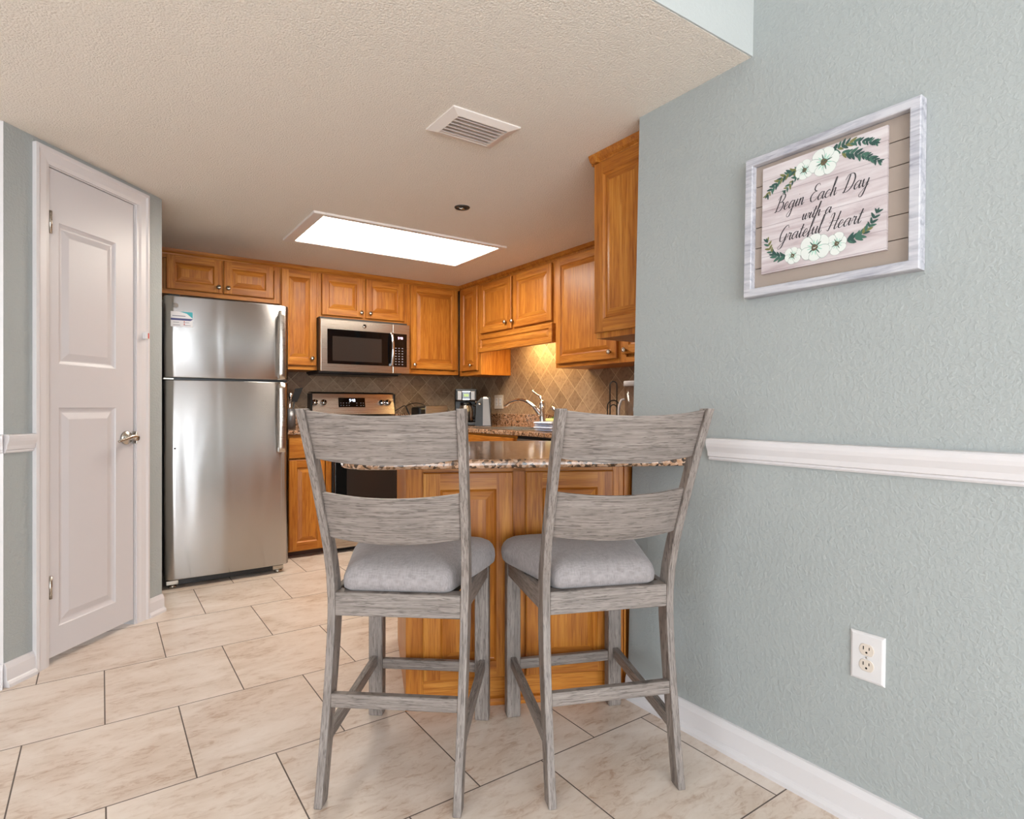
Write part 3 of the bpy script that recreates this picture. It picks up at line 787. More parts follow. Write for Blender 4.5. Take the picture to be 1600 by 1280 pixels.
fridge_handle(d1, 1.238, 1.668, 0); fridge_handle(d2, 0.774, 1.206, 1)
MB(M['badge']).lathe([(0.0, 0.004), (0.0145, 0.004), (0.0145, -0.001), (0.012, -0.0025), (0.0, -0.003)], 24, origin=(0.058, 0, 1.651), axis='y').build('badge', d1)
MB(M['black']).lathe([(0.0, 0.006), (0.006, 0.006), (0.006, 0.0005), (0.0, 0.0)], 12, origin=(0.053, 0, 0.818), axis='y').build('lock_plug', d2)
mb = MB(M['nickel']); mb.box(-0.004, 0.05, 0.02, 0.06, 1.2205, 1.2295, 0, 0.002); mb.build('hinge', fr)
MB(M['black']).box(0.03, FW - 0.03, 0.05, 0.09, 0.012, 0.05).build('base_grille', fr)
MB(M['black']).box(0.02, 0.08, 0.02, 0.10, 1.7085, 1.718, 0, 0.003).build('hinge_cover', fr)
for xx in (0.045, FW - 0.055):
    mb = MB(M['nickel']); mb.lathe([(0.0, 0.0), (0.022, 0.0), (0.022, 0.012), (0.009, 0.016), (0.009, 0.05), (0.0, 0.05)], 16, origin=(xx, 0.05, 0)); mb.box(xx - 0.035, xx + 0.03, 0.03, 0.06, 0.018, 0.045, 0, 0.003); mb.build('foot', fr)
# magnet card on the freezer door
mg = thing('magnet_card', 'small white and teal printed magnet card on the freezer door', 'magnet', (FX0 + 0.032, FY + 0.0015, 1.528), R(-2.0))
mb = MB(M['card']); mb.box(0, 0.112, -0.004, 0, 0, 0.088); mb.build('card', mg)
mb = MB(M['teal'], M['navy'], M['greyink'], M['red'])
def flat(pts, mi): mb.face([(a, -0.0044, b) for a, b in pts], mi)
flat([(0.045, 0.088), (0.112, 0.088), (0.112, 0.052), (0.098, 0.064), (0.082, 0.078), (0.062, 0.083)], 0)
flat([(0.0, 0.037), (0.100, 0.037), (0.112, 0.045), (0.112, 0.049), (0.0, 0.049)], 1)
flat([(0.008, 0.060), (0.075, 0.060), (0.075, 0.065), (0.008, 0.065)], 2)
for a in (0.012, 0.065):
    flat([(a, 0.008), (a + 0.036, 0.008), (a + 0.036, 0.011), (a, 0.011)], 2); flat([(a, 0.024), (a + 0.03, 0.024), (a + 0.03, 0.027), (a, 0.027)], 2)
flat([(0.066, 0.013), (0.072, 0.013), (0.072, 0.020), (0.066, 0.020)], 3); flat([(0.066, 0.028), (0.072, 0.028), (0.072, 0.033), (0.066, 0.033)], 3)
mb.build('print', mg)

# ------------------------------------------------------------------ seven segment digits
SEG = {'0': 'abcdef', '1': 'bc', '2': 'abged', '3': 'abgcd', '4': 'fgbc', '5': 'afgcd', '6': 'afgedc', '7': 'abc', '8': 'abcdefg', '9': 'abcdfg'}
def digits(text, x, z, hgt, y, mat):
    mb = MB(mat); w = hgt * 0.5; t = hgt * 0.13
    for ch in text:
        if ch == ':':
            for zz in (0.28, 0.65): mb.box(x, x + t, y - 0.0006, y, z + hgt * zz, z + hgt * zz + t)
            x += t * 2.2; continue
        for s in SEG[ch]:
            B = {'a': (0, w, hgt - t, hgt), 'd': (0, w, 0, t), 'g': (0, w, hgt / 2 - t / 2, hgt / 2 + t / 2), 'f': (0, t, hgt / 2, hgt), 'b': (w - t, w, hgt / 2, hgt), 'e': (0, t, 0, hgt / 2), 'c': (w - t, w, 0, hgt / 2)}[s]
            mb.box(x + B[0], x + B[1], y - 0.0006, y, z + B[2], z + B[3])
        x += w * 1.5
    return mb

# ------------------------------------------------------------------ microwave
MX0, MX1 = 1.372, 2.108
mw = thing('microwave', 'stainless over-the-range microwave with black window under the oak cabinet', 'microwave', (MX0, YB - 0.001, 1.335))
W = MX1 - MX0; D = 0.40; Hm = 0.402
mb = MB(M['dark']); mb.box(-0.0, W - 0.008, -D + 0.03, 0, 0.01, Hm + 0.018, 0, 0.003); mb.box(-0.06 + 0.06, W - 0.05, -D + 0.05, -0.02, -0.008, 0.011); mb.build('body', mw)
mb = MB(M['steel2'], M['gloss'], M['window'])
mb.box(0, W * 0.795, -D, -D + 0.029, 0, Hm, 0, 0.004, 2)
mb.box(0.05, W * 0.79, -D - 0.002, -D + 0.001, 0.058, Hm - 0.076, 1, 0.001)
mb.box(0.09, W * 0.665, -D - 0.003, -D - 0.001, 0.082, Hm - 0.13, 2, 0.0005)
dm = mb.build('door', mw)
h = MB(M['chrome']); xh = W * 0.775; n = 12
h.loft([[(xh - 0.013, -D - 0.022 - 0.02 * math.sin(math.pi * i / n), 0.058 + 0.27 * i / n), (xh - 0.008, -D - 0.032 - 0.02 * math.sin(math.pi * i / n), 0.058 + 0.27 * i / n), (xh + 0.008, -D - 0.032 - 0.02 * math.sin(math.pi * i / n), 0.058 + 0.27 * i / n), (xh + 0.013, -D - 0.022 - 0.02 * math.sin(math.pi * i / n), 0.058 + 0.27 * i / n)] for i in range(n + 1)], 0, True)
h.box(xh - 0.01, xh + 0.01, -D - 0.026, -D, 0.060, 0.078); h.box(xh - 0.01, xh + 0.01, -D - 0.026, -D, 0.308, 0.326); h.build('handle', dm)
mb = MB(M['nickel'], M['dark']); mb.lathe([(0.0, 0.0), (0.016, 0.0), (0.016, -0.002), (0.0, -0.0025)], 24, origin=(W * 0.47, -D, Hm - 0.037), axis='y')
ring = [(W * 0.47 + 0.0115 * math.cos(t), -D - 0.003, Hm - 0.037 + 0.0115 * math.sin(t)) for t in [2 * math.pi * k / 20 for k in range(21)]]; mb.tube(ring, 0.0011, 6, 1)
c0 = (W * 0.47, Hm - 0.037)
mb.tube([(c0[0] + a, -D - 0.003, c0[1] + b) for a, b in ((0.002, 0.003), (-0.003, 0.005), (-0.005, 0.0), (-0.002, -0.004), (0.001, 0.0), (0.004, 0.005), (0.003, -0.003), (0.006, -0.001))], 0.0008, 5, 1)
mb.build('badge', dm)
mb = MB(M['steel2'], M['gloss'], M['greyink'])
mb.box(W * 0.797, W, -D, -D + 0.029, 0, Hm, 0, 0.004, 2)
mb.box(W * 0.80, W - 0.026, -D - 0.002, -D + 0.001, 0.055, Hm - 0.076, 1, 0.001)
for r in range(7):
    for c in range(3):
        xx = W * 0.823 + c * 0.029; zz = 0.072 + r * 0.022
        mb.box(xx, xx + 0.012, -D - 0.0027, -D - 0.0018, zz, zz + 0.006, 2)
cp = mb.build('control_panel', mw)
digits('9:40', W * 0.858, 0.282, 0.018, -D - 0.002, M['ledp']).build('clock_display', cp)
mb = MB(M['black']); mb.box(-0.001, W * 0.9, -D + 0.06, -0.06, -0.020, -0.0085, 0, 0.003); mb.build('vent_grille', mw)

# ------------------------------------------------------------------ range
rg = thing('range', 'stainless electric range with control backguard below the microwave', 'range', (1.379, YB - 0.003, 0))
W = 0.722
mb = MB(M['dark']); mb.box(0, W, -0.665, -0.02, 0.03, 0.878, 0, 0.003); mb.build('body', rg)
MB(M['gloss']).box(0.0, W, -0.69, -0.09, 0.879, 0.897, 0, 0.004, 2).build('cooktop', rg)
mb = MB(M['steel2'], M['black'])
mb.loft([[(xx, -0.12, 0.985), (xx, -0.128, 1.0), (xx, -0.098, 1.168), (xx, -0.085, 1.176), (xx, -0.03, 1.176), (xx, -0.02, 0.985)] for xx in (0.012, W - 0.008)], 0)
mb.loft([[(xx, -0.10, 1.1765), (xx, -0.085, 1.182), (xx, -0.02, 1.182), (xx, -0.02, 1.1765)] for xx in (0.008, W - 0.004)], 1)
mb.box(0.0, 0.0115, -0.12, -0.02, 0.897, 1.17, 1); mb.box(W - 0.0075, W, -0.12, -0.02, 0.897, 1.17, 1)
mb.box(0.0116, W - 0.0076, -0.11, -0.02, 0.897, 0.984, 1)
bgd = mb.build('backguard', rg)
sl = math.atan2(0.03, 0.168)
panel_y = lambda z: -0.128 + (z - 1.0) * 0.03 / 0.168
mb = MB(M['gloss'], M['greyink'])
mb.loft([[(xx, panel_y(1.058) - 0.003, 1.058), (xx, panel_y(1.136) - 0.003, 1.136), (xx, panel_y(1.136) + 0.004, 1.136), (xx, panel_y(1.058) + 0.004, 1.058)] for xx in (0.225, 0.452)])
for r, zz in enumerate((1.070, 1.090)):
    for xx in (0.24, 0.262, 0.288, 0.31, 0.375, 0.41, 0.432): mb.box(xx, xx + 0.008, panel_y(zz) - 0.0042, panel_y(zz), zz, zz + 0.005, 1)
dp = mb.build('display_panel', bgd)
o = digits('9:40', 0.318, 0.0, 0.021, 0, M['led']).build('clock_display', bgd, loc=(0, panel_y(1.104) - 0.0038, 1.104), rot=(-sl, 0, 0))
for xx in (0.024, 0.094, 0.592, 0.645):
    k = MB(M['chrome']); k.lathe([(0.0, 0.004), (0.027, 0.004), (0.026, -0.006), (0.022, -0.010), (0.021, -0.028), (0.0, -0.030)], 20, axis='y'); k.box(-0.004, 0.004, -0.036, -0.02, -0.019, 0.019, 0, 0.002)
    k.build('knob', bgd, loc=(xx + 0.006, panel_y(1.095), 1.095), rot=(-sl, 0, 0))
mb = MB(M['gloss'], M['window'], M['steel2']); mb.box(0.004, W - 0.004, -0.70, -0.666, 0.155, 0.872, 0, 0.005, 2); mb.box(0.09, W - 0.09, -0.702, -0.699, 0.30, 0.66, 1); od = mb.build('oven_door', rg)
h = MB(M['steel2']); h.tube([(0.06, -0.745, 0.80), (W - 0.06, -0.745, 0.80)], 0.011, 12); h.box(0.08, 0.10, -0.745, -0.70, 0.79, 0.81); h.box(W - 0.10, W - 0.08, -0.745, -0.70, 0.79, 0.81); h.build('handle', od)
MB(M['steel2']).box(0.004, W - 0.004, -0.695, -0.666, 0.035, 0.150, 0, 0.004, 2).build('storage_drawer', rg)
mb = MB(M['black']); mb.box(0.03, W - 0.03, -0.62, -0.05, 0.0, 0.03); mb.build('base', rg)

# ------------------------------------------------------------------ things on the rear counters
z = CT + 0.0005
# utensil crock
cr = thing('utensil_crock', 'slim gray metal utensil crock beside the refrigerator', 'utensil holder', (1.165, 4.60, z))
mb = MB(M['gray']); mb.lathe([(0.0, 0.0), (0.038, 0.0), (0.038, 0.15), (0.036, 0.15), (0.036, 0.01), (0.0, 0.01)], 20); mb.build('crock', cr)
sp1 = thing('spatula', 'black slotted spatula standing in the gray crock', 'spatula', (1.175, 4.60, z + 0.012))
mb = MB(M['black'])
mb.tube([(0.0, 0, 0), (0.02, 0.0, 0.20)], 0.006, 8); mb.loft([[(0.0, -0.003, 0.19), (0.04, -0.003, 0.19), (0.04, 0.003, 0.19), (0.0, 0.003, 0.19)], [(0.025, -0.003, 0.29), (0.085, -0.003, 0.30), (0.085, 0.003, 0.30), (0.025, 0.003, 0.29)]]); mb.build('blade', sp1)
sp2 = thing('serving_spoon', 'shiny steel spoon standing in the gray crock', 'spoon', (1.150, 4.585, z + 0.012))
mb = MB(M['chrome']); mb.tube([(0.0, 0, 0), (0.012, 0.0, 0.21)], 0.004, 8); mb.lathe([(0.0, -0.03), (0.012, -0.022), (0.018, 0.0), (0.012, 0.022), (0.0, 0.03)], 14, origin=(0.014, 0, 0.235)); mb.build('spoon', sp2)
# toaster
ts = thing('toaster', 'steel toaster with dark sides left of the coffee maker', 'toaster', (2.40, 4.74, z))
mb = MB(M['black']); mb.box(-0.145, 0.145, -0.085, 0.085, 0.0, 0.165, 0, 0.02, 3); mb.build('body', ts)
mb = MB(M['steel2']); mb.box(-0.085, 0.135, -0.09, -0.082, 0.012, 0.170, 0, 0.003); mb.box(-0.085, 0.135, -0.09, 0.09, 0.163, 0.176, 0, 0.003); mb.build('shell', ts)
mb = MB(M['slot']); mb.box(-0.07, 0.12, -0.045, -0.02, 0.1755, 0.1775); mb.box(-0.07, 0.12, 0.02, 0.045, 0.1755, 0.1775); mb.build('slots', ts)
mb = MB(M['black']); mb.tube(catmull([(-0.14, 0.08, 0.06), (-0.17, 0.12, 0.165), (-0.07, 0.155, 0.20), (0.02, 0.15, 0.18), (0.04, 0.14, 0.12)], 6), 0.0035, 6)
mb.tube(catmull([(-0.145, 0.07, 0.05), (-0.18, 0.11, 0.17), (-0.23, 0.14, 0.15), (-0.275, 0.155, 0.12)], 6), 0.0035, 6); mb.build('power_cord', ts)
# coffee maker
cm = thing('coffee_maker', 'black and steel drip coffee maker in the counter corner', 'coffee maker', (2.70, 4.62, z), R(-28))
mb = MB(M['black']); mb.box(-0.095, 0.095, -0.12, 0.11, 0.0, 0.03, 0, 0.008, 2); mb.box(-0.095, 0.095, 0.03, 0.11, 0.03, 0.31, 0, 0.008, 2); mb.box(-0.098, 0.098, -0.11, 0.11, 0.215, 0.325, 0, 0.012, 2); mb.build('body', cm)
mb = MB(M['steel3']); mb.box(-0.08, 0.08, -0.114, -0.108, 0.222, 0.305, 0, 0.006, 2); mb.build('fascia', cm)
mb = MB(M['gloss'], M['chrome']); mb.box(-0.042, 0.042, -0.118, -0.112, 0.225, 0.302, 0, 0.01, 2); mb.box(-0.032, 0.032, -0.1195, -0.117, 0.296, 0.303, 1); mb.box(-0.03, 0.03, -0.1195, -0.117, 0.228, 0.235, 1); pnl = mb.build('control_panel', cm)
MB(M['lcd']).box(-0.022, 0.022, -0.1195, -0.1175, 0.255, 0.279).build('clock_display', pnl)
cfz = MB(M['steel2'], M['black']); cfz.lathe([(0.0, 0.032), (0.062, 0.032), (0.066, 0.06), (0.066, 0.13), (0.05, 0.175), (0.05, 0.178)], 24, origin=(0, -0.045, 0)); cfz.lathe([(0.0, 0.178), (0.05, 0.178), (0.048, 0.205), (0.0, 0.208)], 20, 1, origin=(0, -0.045, 0))
cfz.tube(catmull([(0.05, -0.06, 0.185), (0.095, -0.075, 0.17), (0.10, -0.078, 0.10), (0.066, -0.062, 0.06)], 5), 0.009, 8, 1); cfz.build('carafe', cm)
# can opener
co = thing('can_opener', 'tall steel and black electric can opener beside the coffee maker', 'can opener', (2.74, 4.38, z), R(-38))
mb = MB(M['black'])
mb.loft([[(-0.068, -0.06, 0.0), (0.068, -0.06, 0.0), (0.068, 0.06, 0.0), (-0.068, 0.06, 0.0)], [(-0.058, -0.045, 0.20), (0.06, -0.045, 0.20), (0.06, 0.05, 0.20), (-0.058, 0.05, 0.20)], [(-0.02, -0.035, 0.245), (0.058, -0.035, 0.25), (0.058, 0.045, 0.25), (-0.02, 0.045, 0.245)]], 0)
mb.build('body', co)
mb = MB(M['steel3']); mb.loft([[(0.0, -0.066, 0.004), (0.07, -0.066, 0.004), (0.07, -0.058, 0.004), (0.0, -0.058, 0.004)], [(0.0, -0.052, 0.235), (0.05, -0.052, 0.235), (0.05, -0.044, 0.235), (0.0, -0.044, 0.235)], [(0.002, -0.044, 0.252), (0.03, -0.044, 0.252), (0.03, -0.036, 0.252), (0.002, -0.036, 0.252)]]); mb.build('front_plate', co)
mb = MB(M['chrome']); mb.tube([(-0.05, -0.04, 0.205), (-0.062, -0.075, 0.212)], 0.006, 8); mb.lathe([(0.0, -0.012), (0.010, -0.012), (0.010, -0.03), (0.0, -0.03)], 12, origin=(-0.03, -0.04, 0.19), axis='y'); mb.build('cutting_lever', co)
# outlet plate on the sink tile
op = thing('wall_outlet', 'almond outlet plate on the tile behind the can opener', 'outlet', (XS - 0.0005, 4.45, 1.105), R(-90))
mb = MB(M['ivory']); mb.box(-0.070, 0.070, -0.007, 0, -0.062, 0.062, 0, 0.003, 2); mb.build('plate', op)
for xx in (-0.03, 0.03):
    mb = MB(M['white'], M['slot']); mb.box(xx - 0.016, xx + 0.016, -0.009, -0.006, -0.034, 0.034, 0, 0.001)
    for zz in (-0.018, 0.014): mb.box(xx - 0.007, xx - 0.004, -0.0095, -0.0085, zz, zz + 0.009, 1); mb.box(xx + 0.004, xx + 0.007, -0.0095, -0.0085, zz, zz + 0.009, 1)
    mb.build('receptacle', op)
# faucet
fc = thing('kitchen_faucet', 'chrome kitchen faucet with long arched spout over the sink', 'faucet', (2.83, 3.66, z + 0.0), R(0))
mb = MB(M['chrome']); mb.lathe([(0.0, 0.0), (0.032, 0.0), (0.032, 0.012), (0.025, 0.02), (0.021, 0.06), (0.022, 0.14), (0.025, 0.15), (0.024, 0.19), (0.018, 0.215), (0.0, 0.222)], 22); mb.build('body', fc)
mb = MB(M['chrome']); sp_pts = catmull([(-0.01, 0.01, 0.10), (-0.04, 0.06, 0.17), (-0.07, 0.16, 0.215), (-0.10, 0.27, 0.205), (-0.118, 0.345, 0.165)], 7)
mb.tube(sp_pts, [0.019 - 0.006 * i / (len(sp_pts) - 1) for i in range(len(sp_pts))], 14); mb.build('spout', fc)
mb = MB(M['chrome']); mb.tube(catmull([(0, 0, 0.205), (0.0, 0.02, 0.24), (-0.005, 0.06, 0.262), (-0.01, 0.105, 0.285)], 6), [0.013] * 8 + [0.008] * 11, 12); mb.lathe([(0.0, -0.012), (0.009, -0.006), (0.011, 0.006), (0.0, 0.014)], 12, origin=(-0.01, 0.107, 0.288)); mb.build('lever', fc)
# sprayer
sy = thing('sink_sprayer', 'small chrome side sprayer right of the faucet', 'sprayer', (2.83, 3.50, z))
mb = MB(M['chrome']); mb.lathe([(0.0, 0.0), (0.024, 0.0), (0.022, 0.02), (0.015, 0.03), (0.013, 0.06), (0.0, 0.06)], 18); mb.build('base', sy)
mb = MB(M['chrome']); mb.tube(catmull([(0, 0, 0.055), (0.0, -0.012, 0.10), (0.0, -0.004, 0.135), (0.0, 0.035, 0.16)], 6), [0.011] * 6 + [0.013] * 7 + [0.017] * 6, 12); mb.build('spray_head', sy)
# folded dish cloth and sponge
cl = thing('dish_towel', 'folded white and blue dish towel on the counter by the sprayer', 'towel', (2.50, 3.13, z))
mb = MB(M['cloth'], M['bluecl'])
for i in range(4):
    zz = 0.002 + i * 0.016; o = 0.004 * (-1) ** i
    n = 18; rings = []
    for yy in (-0.10, -0.097, 0.097, 0.10):
        e = 0.004 if abs(yy) > 0.099 else 0.0
        rings.append([(-0.07 + o + e, yy, zz + e), (-0.078 + o, yy, zz + 0.007), (-0.07 + o + e, yy, zz + 0.014 - e), (0.06 - e, yy, zz + 0.014 - e + 0.002 * math.sin(i)), (0.066, yy, zz + 0.007), (0.06 - e, yy, zz + e)])
    mb.loft(rings, 0, False)
    mb.box(-0.0795 + o, -0.0775 + o, -0.09 + 0.01 * i, 0.06, zz + 0.004, zz + 0.0075, 1)
mb.build('cloth', cl)
sg = thing('sponge', 'yellow and green scrub sponge on the folded dish towel', 'sponge', (2.50, 3.10, z + 0.070))
mb = MB(M['yellow']); mb.box(-0.035, 0.035, -0.055, 0.055, 0.0, 0.018, 0, 0.004, 2); o = mb.build('sponge_pad', sg)
mb = MB(M['green']); mb.box(-0.035, 0.035, -0.056, -0.01, 0.0185, 0.027, 0, 0.002); mb.build('scrub_layer', sg)
# wire holder
wh = thing('wire_holder', 'tall black wire napkin holder near the end of the tile', 'wire holder', (2.60, 2.645, z), R(-44))
def loop(w, h0, h1, y, n=10):
    p = [(-w, y, h0), (-w, y, h1 - w)]
    p += [(-w * math.cos(math.pi * k / n), y, h1 - w + w * math.sin(math.pi * k / n)) for k in range(1, n)]
    return p + [(w, y, h1 - w), (w, y, h0)]
mb = MB(M['black'])
mb.tube(loop(0.021, 0.0, 0.322, 0.0), 0.0036, 8); mb.tube(loop(0.036, 0.0, 0.205, -0.03), 0.0036, 8); mb.tube(loop(0.020, 0.0, 0.178, -0.034), 0.0036, 8); mb.tube(loop(0.036, 0.0, 0.205, 0.03), 0.0036, 8)
mb.build('wire_loops', wh)
mb = MB(M['black']); mb.lathe([(0.0, 0.0), (0.07, 0.0), (0.07, 0.006), (0.0, 0.008)], 24); mb.build('base', wh)
# pitcher
pt = thing('pitcher', 'clear plastic pitcher with white lid partly hidden by the gray wall', 'pitcher', (2.60, 2.46, z), R(-45))
mb = MB(M['plastic']); mb.lathe([(0.0, 0.0), (0.060, 0.0), (0.066, 0.29), (0.0635, 0.29), (0.0575, 0.006), (0.0, 0.006)], 28); mb.build('jug', pt)
mb = MB(M['white']); mb.lathe([(0.0, 0.318), (0.068, 0.318), (0.070, 0.312), (0.070, 0.288), (0.0672, 0.288), (0.0672, 0.2905), (0.0, 0.2905)], 28); mb.build('lid', pt)
mb = MB(M['white']); mb.tube(catmull([(-0.064, 0, 0.21), (-0.085, 0, 0.20), (-0.098, 0, 0.14), (-0.085, 0, 0.06), (-0.060, 0, 0.04)], 6), 0.007, 8); mb.build('handle', pt)
# under-cabinet lamp
ul = thing('under_cabinet_lamp', 'warm lamp hidden behind the oak valance above the sink', 'lamp', (2.80, 3.72, 1.648))
MB(M['white']).box(-0.04, 0.04, -0.25, 0.25, -0.012, 0.004, 0, 0.003).build('housing', ul)
MB(M['tube']).box(-0.025, 0.025, -0.24, 0.24, -0.018, -0.0125).build('lens', ul)
al = area_light('under_cabinet_glow', (2.80, 3.72, 1.625), (0, 0, 0), 0.06, 0.48, 7.5, (1.0, 0.72, 0.32)); al.parent = ul; al.location = (0, 0, -0.023)

# ------------------------------------------------------------------ bar stools
CURVE = [(0, -0.276, 0.045), (0.12, -0.250, 0.046), (0.24, -0.227, 0.048), (0.36, -0.208, 0.053), (0.45, -0.198, 0.057), (0.53, -0.196, 0.056), (0.60, -0.203, 0.050), (0.67, -0.220, 0.045), (0.75, -0.248, 0.042), (0.83, -0.280, 0.041), (0.91, -0.312, 0.041), (0.985, -0.345, 0.041), (1.056, -0.378, 0.041)]
def interp(z, k):
    for a, b in zip(CURVE, CURVE[1:]):
        if z <= b[0]: return a[k] + (b[k] - a[k]) * (z - a[0]) / (b[0] - a[0])
    return CURVE[-1][k]
half = lambda z: 0.1965 + 0.0155 * max(0, z - 0.5) / 0.556
shx = lambda z: 0.012 * max(0, z) / 1.056
PW = 0.022
def post(side):
    mb = MB(M['gw_v']); rings = []; n = 30
    for i in range(n + 1):
        zz = 1.056 * i / n; yb, dp = interp(zz, 1), interp(zz, 2)
        xo = side * half(zz) + shx(zz); xi = side * (half(zz) - PW) + shx(zz)
        rings.append([(xo, yb, zz), (xi, yb, zz), (xi, yb + dp, zz), (xo, yb + dp, zz)])
    mb.loft(rings); return mb
def slat(z0, z1):
    mb = MB(M['gw_h']); n = 20; rings = []
    yb0, yb1 = interp(z0, 1), interp(z1, 1)
    th = math.atan2(yb0 - yb1, z1 - z0)
    bul, t = 0.034, 0.017
    hw0, hw1 = half(z0) - PW + 0.001, half(z1) - PW + 0.001
    nrm = (-math.cos(th), -math.sin(th))
    for i in range(n + 1):
        s = -1 + 2 * i / n; b = bul * (1 - s * s) - 0.012
        def P(zz, yb, hw, off):
            return (s * hw + shx(zz), yb + nrm[0] * (b - off), zz + nrm[1] * (b + 0.012))
        rings.append([P(z0, yb0, hw0, 0), P(z0, yb0, hw0, t), P(z1, yb1, hw1, t), P(z1, yb1, hw1, 0)])
    mb.loft(rings); return mb
def bar(x0, x1, y0, y1, z0, z1, mat='gw_h', bev=0.002): return MB(M[mat]).box(x0, x1, y0, y1, z0, z1, 0, bev)
def skew_bar(a, b, w, hgt, mat='gw_y'):
    mb = MB(M[mat]); a, b = Vector(a), Vector(b)
    mb.loft([[(p.x - w / 2, p.y, p.z - hgt / 2), (p.x + w / 2, p.y, p.z - hgt / 2), (p.x + w / 2, p.y, p.z + hgt / 2), (p.x - w / 2, p.y, p.z + hgt / 2)] for p in (a, b)]); return mb
def cushion():
    base = [(-0.152, -0.184), (0.152, -0.184), (0.238, 0.14), (0.222, 0.243), (-0.222, 0.243), (-0.238, 0.14)]
    out = round_poly(base, [0.03, 0.03, 0.14, 0.05, 0.05, 0.14], 7)
    mb = MB(M['fabric']); c = Vector((0, 0.04)); rings = []
    for s, zz in ((0.95, 0.5478), (0.99, 0.555), (1.0, 0.569), (0.995, 0.583), (0.972, 0.597), (0.93, 0.609), (0.86, 0.618), (0.72, 0.626), (0.5, 0.631), (0.25, 0.633), (0.05, 0.6335)):
        rings.append([(c.x + (p[0] - c.x) * s, c.y + (p[1] - c.y) * s, zz) for p in out])
    mb.loft(rings, 0, True); return mb
def make_stool(label):
    t = thing('bar_stool', label, 'bar stool', group='gray wooden bar stools')
    cushion().build('seat', t)
    MB(M['dark']).prism([(-0.15, -0.146), (0.15, -0.146), (0.168, 0.208), (-0.168, 0.208)], 0.520, 0.5474).build('seat_board', t)
    for s in (-1, 1):
        post(s).build('leg', t, bev=0.003)
        lx0, lx1 = (0.160, 0.2075) if s > 0 else (-0.2075, -0.160)
        MB(M['gw_v']).box(lx0, lx1, 0.200, 0.243, 0, 0.545, 0, 0.003).build('leg', t)
        skew_bar((s * 0.186, -0.205, 0.160), (s * 0.186, 0.202, 0.190), 0.020, 0.034).build('stretcher', t, bev=0.002)
        mb = MB(M['gw_y'])
        xa, xb = s * 0.172, s * 0.192
        mb.loft([[(xa, -0.150, 0.49), (xa + s * 0.02, -0.150, 0.49), (xa + s * 0.02, -0.150, 0.5475), (xa, -0.150, 0.5475)], [(xb - s * 0.01, 0.205, 0.485), (xb + s * 0.012, 0.205, 0.485), (xb + s * 0.012, 0.205, 0.5475), (xb - s * 0.01, 0.205, 0.5475)]])
        mb.build('seat_rail', t, bev=0.002)
    sh = shx(0.5)
    bar(-half(0.5) + PW - 0.001 + sh, half(0.5) - PW + 0.001 + sh, -0.194, -0.148, 0.483, 0.547).build('seat_rail', t)
    bar(-0.161, 0.161, 0.210, 0.230, 0.485, 0.547).build('seat_rail', t)
    bar(-half(0.25) + PW - 0.001 + shx(0.25), half(0.25) - PW + 0.001 + shx(0.25), -0.219, -0.197, 0.241, 0.278).build('stretcher', t)
    bar(-0.161, 0.161, 0.206, 0.226, 0.160, 0.194).build('stretcher', t)
    slat(0.927, 1.052).build('back_slat', t, bev=0.002)
    slat(0.707, 0.836).build('back_slat', t, bev=0.002)
    return t
def copy_tree(o, label):
    c = o.copy(); COL.objects.link(c); c['label'] = label
    for ch in list(o.children):
        k = ch.copy(); COL.objects.link(k); k.parent = c
    return c
s1 = make_stool('left bar stool, turned toward the right, gray wood with fabric seat')
s2 = copy_tree(s1, 'right bar stool, squared to the counter beside the gray wall')
s1.location = (0.785, 1.662, 0); s1.rotation_euler = (0, 0, R(-39.8))
s2.location = (1.2505, 1.3985, 0); s2.rotation_euler = (0, 0, R(-22.3))

# ------------------------------------------------------------------ framed sign on the right wall
sgw, sgh = 0.468, 0.418
szc, syc = 1.597, 0.836
TL = -math.atan(LEAN)
sn = thing('framed_sign', 'white-framed farmhouse sign with script lettering on the gray wall', 'sign', (wx(szc) - 0.001, syc, szc), R(-90), rx=TL)
hw, hh = sgw / 2, sgh / 2
mb = MB(M['wash'])
fw = 0.024
def frame_side(mb, pts_o, pts_i):
    pass
loops = [(0, 0.0), (0, -0.030), (0.002, -0.033), (0.022, -0.033), (0.024, -0.031), (0.024, -0.008)]
rect_loops(mb, -hw, hw, -hh, hh, loops, cap=False)
mb.build('frame', sn)
mb = MB(M['taupe'], M['slot'])
nb = 6; z0 = -hh + fw; zz = (2 * hh - 2 * fw) / nb
for i in range(nb):
    mb.box(-hw + fw, hw - fw, -0.012, -0.003, z0 + i * zz + 0.0012, z0 + (i + 1) * zz - 0.0012)
mb.box(-hw + fw, hw - fw, -0.004, -0.001, -hh + fw, hh - fw, 1)
mb.build('plank_backing', sn)
pw, ph = 0.340, 0.314
px, pz = 0.0 - 0.013, 0.012
mb = MB(M['printm']); mb.box(px - pw / 2, px + pw / 2, -0.021, -0.0125, pz - ph / 2, pz + ph / 2)
board = mb.build('print_board', sn)
PY = -0.0214
def fxy(fx, fy): return (px - pw / 2 + fx * pw, pz + ph / 2 - fy * ph)
